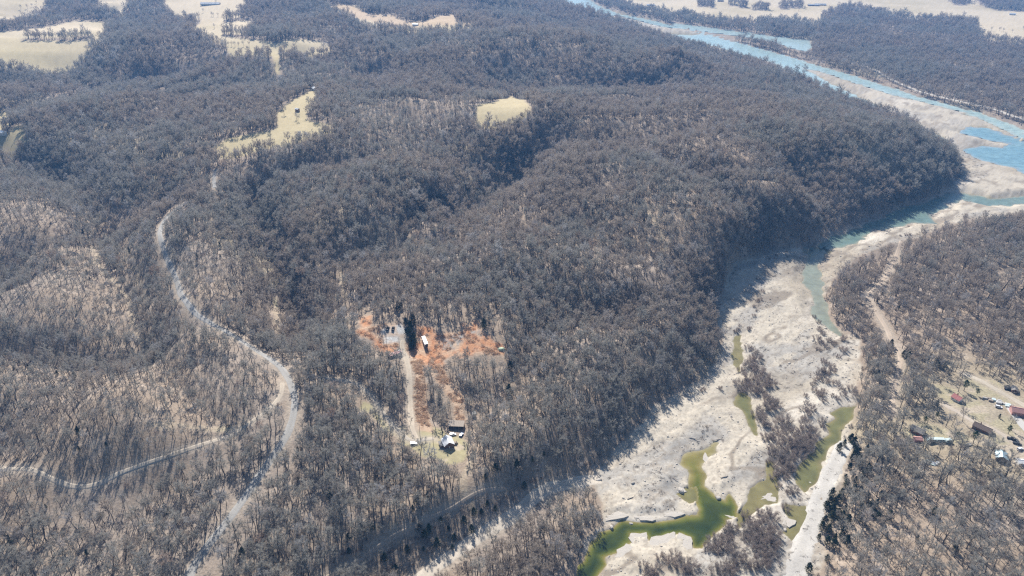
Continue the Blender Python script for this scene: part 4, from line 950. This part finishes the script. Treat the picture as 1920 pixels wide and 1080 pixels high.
def vehicle(name, u, v, rot, paint, label, cat, kind='suv', group=None, sc=1.0):
    o = root(name, u, v, rot, label, cat, group); o.scale = (sc, sc, sc)
    L, W = (5.4, 1.95) if kind == 'pickup' else (4.8, 1.88)
    def loft(sections):
        m = MB(); k = 0
        for (x, hw_, z0, z1) in sections: m.v += [(x, -hw_, z0), (x, hw_, z0), (x, hw_ * .97, z1), (x, -hw_ * .97, z1)]
        for i in range(len(sections) - 1):
            a = i * 4; b = a + 4
            for p, q in ((0,1),(1,2),(2,3),(3,0)): m.f.append((a + p, b + p, b + q, a + q)); m.m.append(0)
        m.f.append((3, 2, 1, 0)); m.m.append(0); e_ = (len(sections) - 1) * 4; m.f.append((e_, e_ + 1, e_ + 2, e_ + 3)); m.m.append(0)
        return m
    w = W / 2; l = L / 2
    part('body', loft([(-l, w*.86, .45, .85), (-l+.15, w*.95, .38, 1.0), (-l+.9, w, .34, 1.03), (l-1.5, w, .34, 1.0), (l-.4, w*.95, .36, .92), (l, w*.82, .45, .72)]), paint, o)
    if kind == 'suv': cab = [(-l+.15, w*.84, 1.0, 1.02), (-l+.45, w*.82, 1.0, 1.62), (-.1, w*.82, 1.0, 1.70), (.45, w*.80, 1.0, 1.62), (1.25, w*.84, .98, 1.0)]
    else: cab = [(-.65, w*.84, 1.0, 1.02), (-.5, w*.82, 1.0, 1.75), (.3, w*.82, 1.0, 1.80), (.75, w*.8, 1.0, 1.72), (1.45, w*.84, .98, 1.0)]
    part('windows', loft([(x, h_, z0, z1 - .08 if z1 > 1.1 else z1) for x, h_, z0, z1 in cab]), M_GLASS, o)
    xs = [c_[0] for c_ in cab]; m = MB(); m.box(xs[1] - .05, xs[3] + .05, -w*.80, w*.80, 1.62 if kind == 'pickup' else 1.56, 1.80 if kind == 'pickup' else 1.70); part('roof', m, paint, o)
    if kind == 'pickup':
        m = MB(); m.box(-l + .15, -.75, -w * .8, w * .8, 1.0, 1.045); part('load_bed', m, M_DARK, o)
    for sx in (-1, 1):
        for x in (-l + .95, l - .95):
            m = MB(); n = 12
            for k in range(n): t = 2 * math.pi * k / n; m.v += [(x + .36 * math.cos(t), sx * (w - .2), .36 + .36 * math.sin(t)), (x + .36 * math.cos(t), sx * (w + .02), .36 + .36 * math.sin(t))]
            for k in range(n): a, b = 2 * k, 2 * ((k + 1) % n); m.f.append((a, b, b + 1, a + 1)); m.m.append(0)
            m.f.append(tuple(range(0, 2 * n, 2))); m.m.append(0); m.f.append(tuple(range(1, 2 * n, 2))); m.m.append(0)
            part('wheel', m, M_RUBBER, o)
        boxpart('headlight', (l - .12, l + .01, sx * w * .55 - .18, sx * w * .55 + .18, .62, .76), M_OFFW, o); boxpart('tail_light', (-l - .02, -l + .1, sx * w * .66 - .1, sx * w * .66 + .1, .72, .98), M_LENS, o)
    return o
vehicle('parked_car', 776, 833, 8, M_SILV, 'silver car parked where the farm driveways meet', 'car')
vehicle('parked_car', 849, 816, 12, M_CARW, 'white car beside the open fronted shed, left of the two', 'car')
vehicle('parked_car', 865, 817, 70, M_BLUEC, 'dark blue car beside the open fronted shed, right of the two', 'car')
vehicle('pickup_truck', 727, 617, 84, M_BLACK, 'black pickup on the pale gravel pad, left of the pair', 'pickup truck', 'pickup', None, 1.1)
vehicle('pickup_truck', 737, 617, 88, M_BLACK, 'black pickup on the pale gravel pad, right of the pair', 'pickup truck', 'pickup', None, 1.1)
vehicle('parked_car', 1912, 843, 20, M_CARW, 'white car parked at the right edge above the white trailer', 'car')
vehicle('pickup_truck', 1896, 824, -38, M_BLACK, 'black pickup on the village lane above the blue tin roof', 'pickup truck', 'pickup')
vehicle('pickup_truck', 1907, 833, -38, M_DARK, 'dark pickup nearest the right edge on the village lane', 'pickup truck', 'pickup')
vehicle('pickup_truck', 1890, 731, -30, M_BLACK, 'dark truck under the trees at the far side of the village lawn', 'pickup truck', 'pickup')
vehicle('parked_car', 1872, 764, -25, M_CARW, 'white car among the pale scrap heap in the village', 'car')

t_ = root('box_trailer', 797, 645, 108, 'long white box trailer parked on the orange clearing', 'trailer')
m = MB(); m.box(-6.2, 6.2, -1.3, 1.3, 1.15, 3.9); part('box', m, M_WHITE, t_)
m = MB(); m.box(-6.25, -6.2, -1.2, 1.2, 1.2, 3.8); part('shaded_rear_door', m, M_DARK, t_)  # white trailer's end in shade: the shade is painted as a dark panel
m = MB(); m.box(-6.2, 6.0, -.5, .5, .85, 1.15); part('chassis', m, M_BLACK, t_)
for x in (-4.9, -3.7):
    for sy in (-1, 1):
        m = MB(); m.tube((x, sy * .85, .5), (x, sy * 1.25, .5), .5, .5, 10); m.face([(x + .5 * math.cos(a), sy * 1.26, .5 + .5 * math.sin(a)) for a in np.linspace(0, 6.28, 11)[:-1]]); part('wheel', m, M_RUBBER, t_)
boxpart('landing_leg', (3.8, 4.0, -.8, -.6, 0, .9), M_DARK, t_); boxpart('landing_leg', (3.8, 4.0, .6, .8, 0, .9), M_DARK, t_)

r_ = root('red_shed', 741, 667, 36, 'long low shed with red metal roof beside the track to the pad', 'shed'); gable_house(r_, 10.5, 3.4, 2.5, .01, M_DARK, M_PINK, windows=1, over=.3)
boxpart('roof_vent', (3.2, 4.6, .3, 1.5, 2.6, 3.2), M_OFFW, r_)
k_ = root('small_shed', 889, 779, 10, 'tiny white shed at the wood edge right of the farm clearing', 'shed'); gable_house(k_, 2.4, 2.8, 1.8, .6, M_OFFW, M_CONC, windows=1, over=.2)
m = MB(); g = np.random.default_rng(5)
o = root('tarp_heap', 940, 655, 0, 'pale green covered heap at the right end of the orange clearing', 'heap')
for i in range(5):
    for j in range(8):
        a = j / 8 * 6.283; r0 = 2.4 * math.cos(i / 5 * 1.57); r1 = 2.4 * math.cos((i + 1) / 5 * 1.57); b_ = (j + 1) / 8 * 6.283; z0 = 1.7 * math.sin(i / 5 * 1.57); z1 = 1.7 * math.sin((i + 1) / 5 * 1.57)
        m.face([(r0 * math.cos(a) * 1.4, r0 * math.sin(a), z0 - .2), (r0 * math.cos(b_) * 1.4, r0 * math.sin(b_), z0 - .2), (r1 * math.cos(b_) * 1.4, r1 * math.sin(b_), z1 - .2), (r1 * math.cos(a) * 1.4, r1 * math.sin(a), z1 - .2)])
part('cover', m, M_GTARP, o); m = MB(); [m.box(-3.3 + i * 1.5, -2.7 + i * 1.5, -2.4, -2.0, -.3, .25) for i in range(5)]; part('weights', m, M_TIMBER, o)

# village
v_ = root('cottage', 1794, 750, 25, 'small cottage with bright red roof among the village lawn trees', 'house'); v_.scale = (.78, .78, .78); gable_house(v_, 7, 8, 2.8, 2.4, M_OFFW, M_RED, chim=True)
v_ = root('brown_house', 1841, 806, 40, 'long house with brown roof and dark gable in the middle of the village', 'house'); v_.scale = (.78, .78, .78); gable_house(v_, 7.5, 14, 2.9, 2.2, M_BROWN, M_BRROOF, chim=True, windows=3)
v_ = root('grey_house', 1720, 810, 40, 'house with weathered grey roof half hidden by bare trees', 'house'); v_.scale = (.78, .78, .78); gable_house(v_, 8, 11, 2.8, 2.2, M_BROWN, M_GREYR, windows=3)
v_ = root('pink_shed', 1720, 826, 85, 'shed with faded pink roof below the grey roofed house', 'shed'); v_.scale = (.78, .78, .78); gable_house(v_, 4.6, 6.4, 2.5, 1.0, M_PINK, M_PINK, windows=1)
v_ = root('tin_barn', 1876, 859, -28, 'barn with shiny blue grey tin roof near the right edge', 'barn'); v_.scale = (.78, .78, .78); gable_house(v_, 8.4, 9.5, 3.2, 2.2, M_TIMBER, M_TIN, windows=2)
v_ = root('red_barn', 1915, 776, 70, 'barn with faded red metal roof cut by the right edge', 'barn'); v_.scale = (.78, .78, .78); gable_house(v_, 9, 18, 3.6, 2.4, M_PINK, M_PINK, windows=3)
v_ = root('white_shed', 1917, 870, 80, 'white roofed shed at the right edge below the parked white car', 'shed'); v_.scale = (.78, .78, .78); gable_house(v_, 6, 9, 2.8, 1.2, M_OFFW, M_WHITE, windows=2)
v_ = root('far_shed', 1901, 733, -30, 'grey roofed shed under the trees beyond the village lawn', 'shed'); v_.scale = (.78, .78, .78); gable_house(v_, 5, 7, 2.6, 1.2, M_BROWN, M_GREYR, windows=1)
def caravan(u, v, rot, L, label):
    o = root('caravan', u, v, rot, label, 'caravan', 'pale caravans in a row below the grey house'); m = MB()
    prof = [(-L/2, .6), (-L/2 - .15, 1.5), (-L/2 + .3, 2.7), (L/2 - .5, 2.75), (L/2, 2.2), (L/2 + .1, 1.2), (L/2 - .3, .6)]
    for sy in (-1.2, 1.2): m.face([(x, sy, z) for x, z in (prof if sy > 0 else prof[::-1])])
    for i in range(len(prof)): a, b = prof[i], prof[(i + 1) % len(prof)]; m.face([(a[0], -1.2, a[1]), (b[0], -1.2, b[1]), (b[0], 1.2, b[1]), (a[0], 1.2, a[1])])
    part('body', m, M_TEAL, o)
    for i in range(3): boxpart('window', (-L/2 + .8 + i * L / 4, -L/2 + 1.8 + i * L / 4, -1.23, -1.19, 1.5, 2.2), M_GLASS, o)
    for sy in (-1, 1): mm = MB(); mm.tube((0, sy * .9, .35), (0, sy * 1.15, .35), .36, .36, 10); mm.face([(.36 * math.cos(a), sy * 1.16, .35 + .36 * math.sin(a)) for a in np.linspace(0, 6.28, 11)[:-1]]); part('wheel', mm, M_RUBBER, o)
    boxpart('tow_bar', (L/2 - .1, L/2 + 1.2, -.06, .06, .5, .62), M_DARK, o); boxpart('stripe', (-L/2 + .2, L/2 - .3, -1.215, -1.19, 1.1, 1.3), M_BLUEC, o)
caravan(1747, 828, 4, 8.0, 'long pale caravan below the grey house, left one'); caravan(1762, 828, -3, 6.0, 'pale caravan in the middle of the row below the grey house'); caravan(1777, 829, 6, 4.8, 'small blue white caravan at the right end of the row')
b_ = root('boat', 1815, 835, 15, 'small white boat on the ground beside the dense dark pine', 'boat'); m = MB()
sec = [(-2.4, .8), (-1, 1.0), (.8, .9), (1.9, .5), (2.6, .05)]
for i in range(len(sec) - 1):
    (x0, w0), (x1, w1) = sec[i], sec[i + 1]
    for sy in (-1, 1): m.face([(x0, 0, .1), (x1, 0, .1 + (i == 3) * .3), (x1, sy * w1, .9), (x0, sy * w0, .9)][::sy])
m.face([(-2.4, 0, .1), (-2.4, -.8, .9), (-2.4, .8, .9)]); part('hull', m, M_WHITE, b_); [boxpart('seat', (x - .2, x + .2, -.8, .8, .6, .66), M_TIMBER, b_) for x in (-1.2, .4)]
def scrap(u, v, rot, label, seed):
    o = root('scrap_heap', u, v, rot, label, 'heap'); g = np.random.default_rng(seed)
    for i in range(9):
        x, y = g.normal(0, 3.2), g.normal(0, 1.3); a, b, c = g.uniform(.5, 1.9), g.uniform(.4, 1.2), g.uniform(.4, 1.3)
        boxpart(['crate', 'panel', 'drum_box'][i % 3], (x - a, x + a, y - b, y + b, -.3 + .003 * i, c), [M_OFFW, M_CONC, M_TIMBER, M_TEAL][g.integers(4)], o)
scrap(1866, 751, -28, 'heap of pale scrap and panels beside the red barn', 3); scrap(1880, 757, -28, 'pale scrap heap nearest the concrete strip', 4); scrap(1746, 869, -35, 'dark wreck and loose boards in a gap of the right bank wood', 6)
m = MB(); P_ = [C_([(1190,520)])[0], C_([(1225,505)])[0], C_([(1329,630)])[0], C_([(1420,720)])[0], C_([(1420,800)])[0], C_([(1290,660)])[0]]; P_ = [ground_at(*p) for p in P_]
m.face([(x, y, float(height(x, y)) + .25) for x, y in P_][::-1]); k = len(P_)
for i in range(k): (x0, y0), (x1, y1) = P_[i], P_[(i + 1) % k]; z0, z1 = float(height(x0, y0)), float(height(x1, y1)); m.face([(x0, y0, z0 - .8), (x1, y1, z1 - .8), (x1, y1, z1 + .25), (x0, y0, z0 + .25)])
link('concrete_pavement', m.mesh('pavement', M_CONC), kind='structure')

def pole(u, v, H, label, arm=True):
    o = root('utility_pole', u, v, rng.uniform(0, 180), label, 'pole'); m = MB(); m.tube((0,0,-.8), (0,0,H), .17, .12, 8); part('post', m, M_POLE, o)
    if arm:
        boxpart('crossarm', (-1.1, 1.1, -.06, .06, H - .8, H - .66), M_POLE, o)
        for x in (-.95, 0, .95): boxpart('insulator', (x - .05, x + .05, -.05, .05, H - .66 if x else H, H - .48 if x else H + .18), M_OFFW, o)
for (u, v), lb in zip(A_([(718,555),(486,490),(522,575),(635,560),(868,880)]) + C_([(725,655)]) + B_([(645,460),(795,560)]), ('utility pole by the cedars at the head of the track', 'utility pole at the left edge of the pale pad', 'utility pole below the pale pad, left one', 'utility pole above the red roofed shed', 'pale utility pole between the two cleared strips', 'pale utility pole in the village wood by the pines', 'thin pole at the top of the farm lawn', 'tall pole on the lawn left of the farmhouse')):
    pole(u, v, 11, lb)

# far farms
def barn(u, v, rot, W, L, roof, wall, label, group=None):
    o = root('barn', u, v, rot, label, 'barn', group); gable_house(o, W, L, 4, W * .22, wall, roof, windows=2, over=.6)
barn(395, 9, 88, 14, 60, M_WHITE, M_OFFW, 'long white roofed barn on the far pasture at the top left'); barn(1525, 11, 80, 14, 44, M_OFFW, M_BROWN, 'long pale barn beyond the river, left of the pair'); barn(1538, 10, 80, 14, 44, M_OFFW, M_BROWN, 'long pale barn beyond the river, right of the pair')
barn(1220, 11, 85, 12, 34, M_WHITE, M_OFFW, 'white barn in the field at the far bend of the river'); barn(1351, 3, 70, 12, 26, M_GREYR, M_BROWN, 'grey barn in the field at the top edge beyond the river')
barn(558, 209, 60, 4, 6, M_WHITE, M_BROWN, 'small white roofed shed on the tan meadow of the middle ridge'); barn(590, 169, 30, 7, 12, M_WHITE, M_OFFW, 'small white house at the upper tip of the tan meadow'); barn(779, 48, 75, 8, 15, M_WHITE, M_OFFW, 'small white house on the reddish far field'); barn(1898, 28, 60, 10, 20, M_WHITE, M_OFFW, 'white farm building in the trees at the top right corner')
barn(5, 252, 60, 6, 14, M_WHITE, M_OFFW, 'white shed on the small meadow at the left edge')

# ------------------------------------------------------------------ rocks, slabs, drift wood, brush
M_ROCK = simple('limestone', (.50,.45,.38), .9, var=.15, scale=1.2, bump=.1); M_DRIFT = simple('drift_wood', (.36,.31,.26), .9, var=.2, scale=2)
def rock(seed, a, b, c):
    g = np.random.default_rng(seed); m = MB(); n = 8; rings = ((0, 1.0), (.55, 1.02), (.9, .78), (1, .4))
    q = g.uniform(.75, 1.2, n)
    for z, r in rings:
        for k in range(n): t = 6.2832 * k / n; m.v.append((a * r * q[k] * math.cos(t), b * r * q[k] * math.sin(t), -.3 + (c + .3) * z + g.normal(0, .04) * c))
    for i in range(3):
        for k in range(n): k2 = (k + 1) % n; m.f.append((i * n + k, i * n + k2, i * n + n + k2, i * n + n + k)); m.m.append(0)
    m.f.append(tuple(range(3 * n, 4 * n))); m.m.append(0); return m
for i, ((u, v), sz, lb) in enumerate(zip(c5([(465,606),(549,550),(490,650),(346,735),(930,580),(1010,567),(960,420),(1556,320),(1040,405),(830,362),(440,570),(560,320)]), (1.6,1.3,.9,1.1,1.0,1.1,1.1,1.2,2.0,2.6,1.8,1.2),
    ('boulder in the dark green pool left of the white slab', 'boulder at the upper edge of the green pool', 'small boulder in the narrow part of the green pool', 'boulder in the pool at the bottom left end', 'boulder where the two pool arms join', 'boulder near the right shore of the green pool', 'boulder half way up the olive pool arm', 'pale boulder in the right hand pool', 'flat boulder on the right shore of the pool arm', 'broad pale rock in the small side pool', 'rough boulder by the left pool shore', 'grey boulder lying on the open creek bed'))):
    o = root('boulder', u, v, rng.uniform(0, 180), lb, 'boulder', None); p_ = rock(500 + i, sz, sz * .75, sz * .55 + .4); link('rock', p_.mesh('rock', M_ROCK), o)
slabs = [((548,600),(640,604),(640,655),(590,690),(535,640)), ((655,628),(755,605),(800,600),(800,650),(720,700),(640,690)), ((815,600),(885,625),(895,690),(830,700),(810,650)), ((470,700),(530,660),(580,690),(520,740),(450,740)), ((1072,502),(1130,502),(1140,513),(1080,517)), ((1260,375),(1360,370),(1370,420),(1300,425),(1265,400)), ((800,340),(850,350),(860,375),(810,370)), ((1370,460),(1390,445),(1420,520),(1480,540),(1440,580),(1390,540)), ((560,500),(650,510),(690,525),(600,530)), ((390,500),(480,470),(540,500),(500,525),(400,530)), ((760,470),(860,490),(800,515),(730,505)), ((960,150),(1000,180),(970,210),(955,190))]
for i, sl in enumerate(slabs):
    P_ = gp(c5(sl)); zt = float(height(P_[:, 0], P_[:, 1])[:].mean()) + .32; g = np.random.default_rng(600 + i); m = MB(); Q = []
    for a in range(len(P_)):
        p, q = P_[a], P_[(a + 1) % len(P_)]
        for t in (0, .3, .65): Q.append(p + (q - p) * t + g.normal(0, .5, 2))
    Q = np.array(Q); cen = Q.mean(0)
    if np.sum(Q[:, 0] * np.roll(Q[:, 1], -1) - np.roll(Q[:, 0], -1) * Q[:, 1]) < 0: Q = Q[::-1]
    k = len(Q); top = [(x, y, zt + g.normal(0, .05)) for x, y in cen + (Q - cen) * .95]; low = [(x, y, zt - 1.6) for x, y in Q]
    m.v = top + low + [(cen[0], cen[1], zt + .05)]
    for a in range(k): b = (a + 1) % k; m.f += [(a, b, 2 * k), (k + a, k + b, b, a)]; m.m += [0, 0]
    link('rock_slab', m.mesh('rock_slab', M_ROCK), kind='structure')
for i, ((u, v), rot, L, lb) in enumerate(zip(c5([(1040,75),(905,70),(1075,285),(715,245),(790,295),(1265,140),(560,400)]) + c4m([(880,535),(985,545),(1050,700),(1170,690)]), (10,-20,15,60,-30,80,20,40,-50,85,30), (9,7,6,7,6,5,8,7,8,8,6),
    ('drift log by the head of the olive pool', 'drift log on the creek bed above the olive pool', 'drift log right of the olive pool arm', 'drift log on the flat bed left of the pool', 'drift log slanting near the side pool', 'drift log by the shrubs of the shallows', 'drift log on the tan bed by the left wood', 'drift log near the left bank shadows', 'drift log in mid bed near the upper thicket', 'drift log lying along the bed by the channel', 'drift log beside the green channel'))):
    o = root('drift_log', u, v, rot, lb, 'log'); m = MB(); m.tube((-L/2, 0, .25), (L/2, .5, .3), .28, .14, 6); part('trunk', m, M_DRIFT, o); m = MB(); m.tube((L*.1, .2, .3), (L*.3, 1.6, .9), .1, .04, 4); m.tube((L*.2, .3, .3), (L*.42, -1.1, .6), .09, .03, 4); part('branch', m, M_DRIFT, o)

# cut brush strewn over the clearing, cobbles and flood debris over the creek bed: nobody would count these
def tiny_kinds(name, meshes):
    c = bpy.data.collections.new(name)
    for i, me in enumerate(meshes): c.objects.link(bpy.data.objects.new('%s_%02d' % (name, i), me))
    return c
M_BRUSH = ramp_mat('cut_brush', [(0, (.50,.34,.22)), (.5, (.62,.44,.30)), (1, (.70,.58,.45))], fleck=.3, through=.4)
bm_ = []
for i in range(4):
    m = MB(); g = np.random.default_rng(700 + i)
    for k in range(60): p0 = g.normal(0, .8, 3) * [1, 1, .25] + [0, 0, .3]; m.sliver(p0, unit(g.normal(0, 1, 3) * [1, 1, .3]) * g.uniform(.5, 1.5), g.uniform(.1, .25), 0)
    bm_.append(m.mesh('brush', M_BRUSH))
def grid_pick(sd_cond, n, rmax):
    I, J = np.nonzero(sd_cond); w_ = (rows[I] * np.gradient(rows)[I]); w_ = w_ * (rows[I] < rmax); pk = rng.choice(len(I), n, p=w_ / w_.sum())
    x = GX[I[pk], J[pk]] + rng.uniform(-.8, .8, n); y = GY[I[pk], J[pk]] + rng.uniform(-.8, .8, n); return x, y
x, y = grid_pick((sd_clear < -1) & (sd_pad > 1) & (d_road > 1) & (n2 > .42) & ((sd_orange > 1) | (n4 > .62)), 900, 900)
instancer('brush_debris', np.column_stack([x, y, height(x, y)]), rng.integers(0, 4, len(x)), rng.uniform(.5, 1.3, len(x)), tiny_kinds('brush_kind', bm_), 'cut brush strewn over the cleared strips and the orange soil', .2)
cb = [rock(800 + i, 1, .8, .55).mesh('cobble', M_ROCK) for i in range(4)]
x, y = grid_pick((sd_bed < -2) & (wet < .5) & (b2 > .45), 4200, 1000)
instancer('cobbles', np.column_stack([x, y, height(x, y)]), rng.integers(0, 4, len(x)), np.exp(rng.normal(-1.25, .5, len(x))), tiny_kinds('cobble_kind', cb), 'loose cobbles scattered over the pale creek bed', .1)
m4 = [bm_[0]]
dk = [MB() for _ in range(3)]
for i, m in enumerate(dk):
    g = np.random.default_rng(820 + i)
    for k in range(26): p0 = g.normal(0, .7, 3) * [1.6, .5, .15] + [0, 0, .15]; m.sliver(p0, unit(g.normal(0, 1, 3) * [1.5, .6, .2]) * g.uniform(.5, 1.8), g.uniform(.08, .2), 0)
M_FLOOD = ramp_mat('flood_wood', [(0, (.10,.085,.07)), (.6, (.22,.18,.14)), (1, (.36,.31,.26))])
dk = [m.mesh('debris', M_FLOOD) for m in dk]
x, y = grid_pick((sd_bed < -1) & (wet < .3) & ((b1 > .56) | (sd_bed > -9)), 900, 1300)
instancer('flood_debris', np.column_stack([x, y, height(x, y)]), rng.integers(0, 3, len(x)), rng.uniform(.5, 1.5, len(x)), tiny_kinds('debris_kind', dk), 'dark flood wood and twigs stranded on the creek bed', .1)
# saplings and brush of the scrubby bench and the wood edge
sk = tiny_kinds('undergrowth_kind', [J for J in (SHR[i][1] for i in range(5))])
x, y = scatter(230, 800, 7.5, R(50)); 
o1 = (field_at(sd_bed, x, y) > 0) & (field_at(sd_clear, x, y) > 0) & (field_at(sd_yard, x, y) > 1) & (field_at(d_road, x, y) > .5) & (field_at(sd_vill, x, y) > 1)
o1 &= (sdf(x, y, YOUNG) < 4) | ((field_at(sd_bed, x, y) < 14) & (rng.random(len(x)) < .7)) | (rng.random(len(x)) < .05)
for kind, s_, lev in WATER: o1 &= field_at(s_, x, y) > 1
x, y = x[o1], y[o1]
instancer('undergrowth', np.column_stack([x, y, height(x, y)]), rng.integers(0, 5, len(x)), rng.uniform(.22, .6, len(x)), sk, 'low leafless undergrowth and saplings in the near woods', .1)
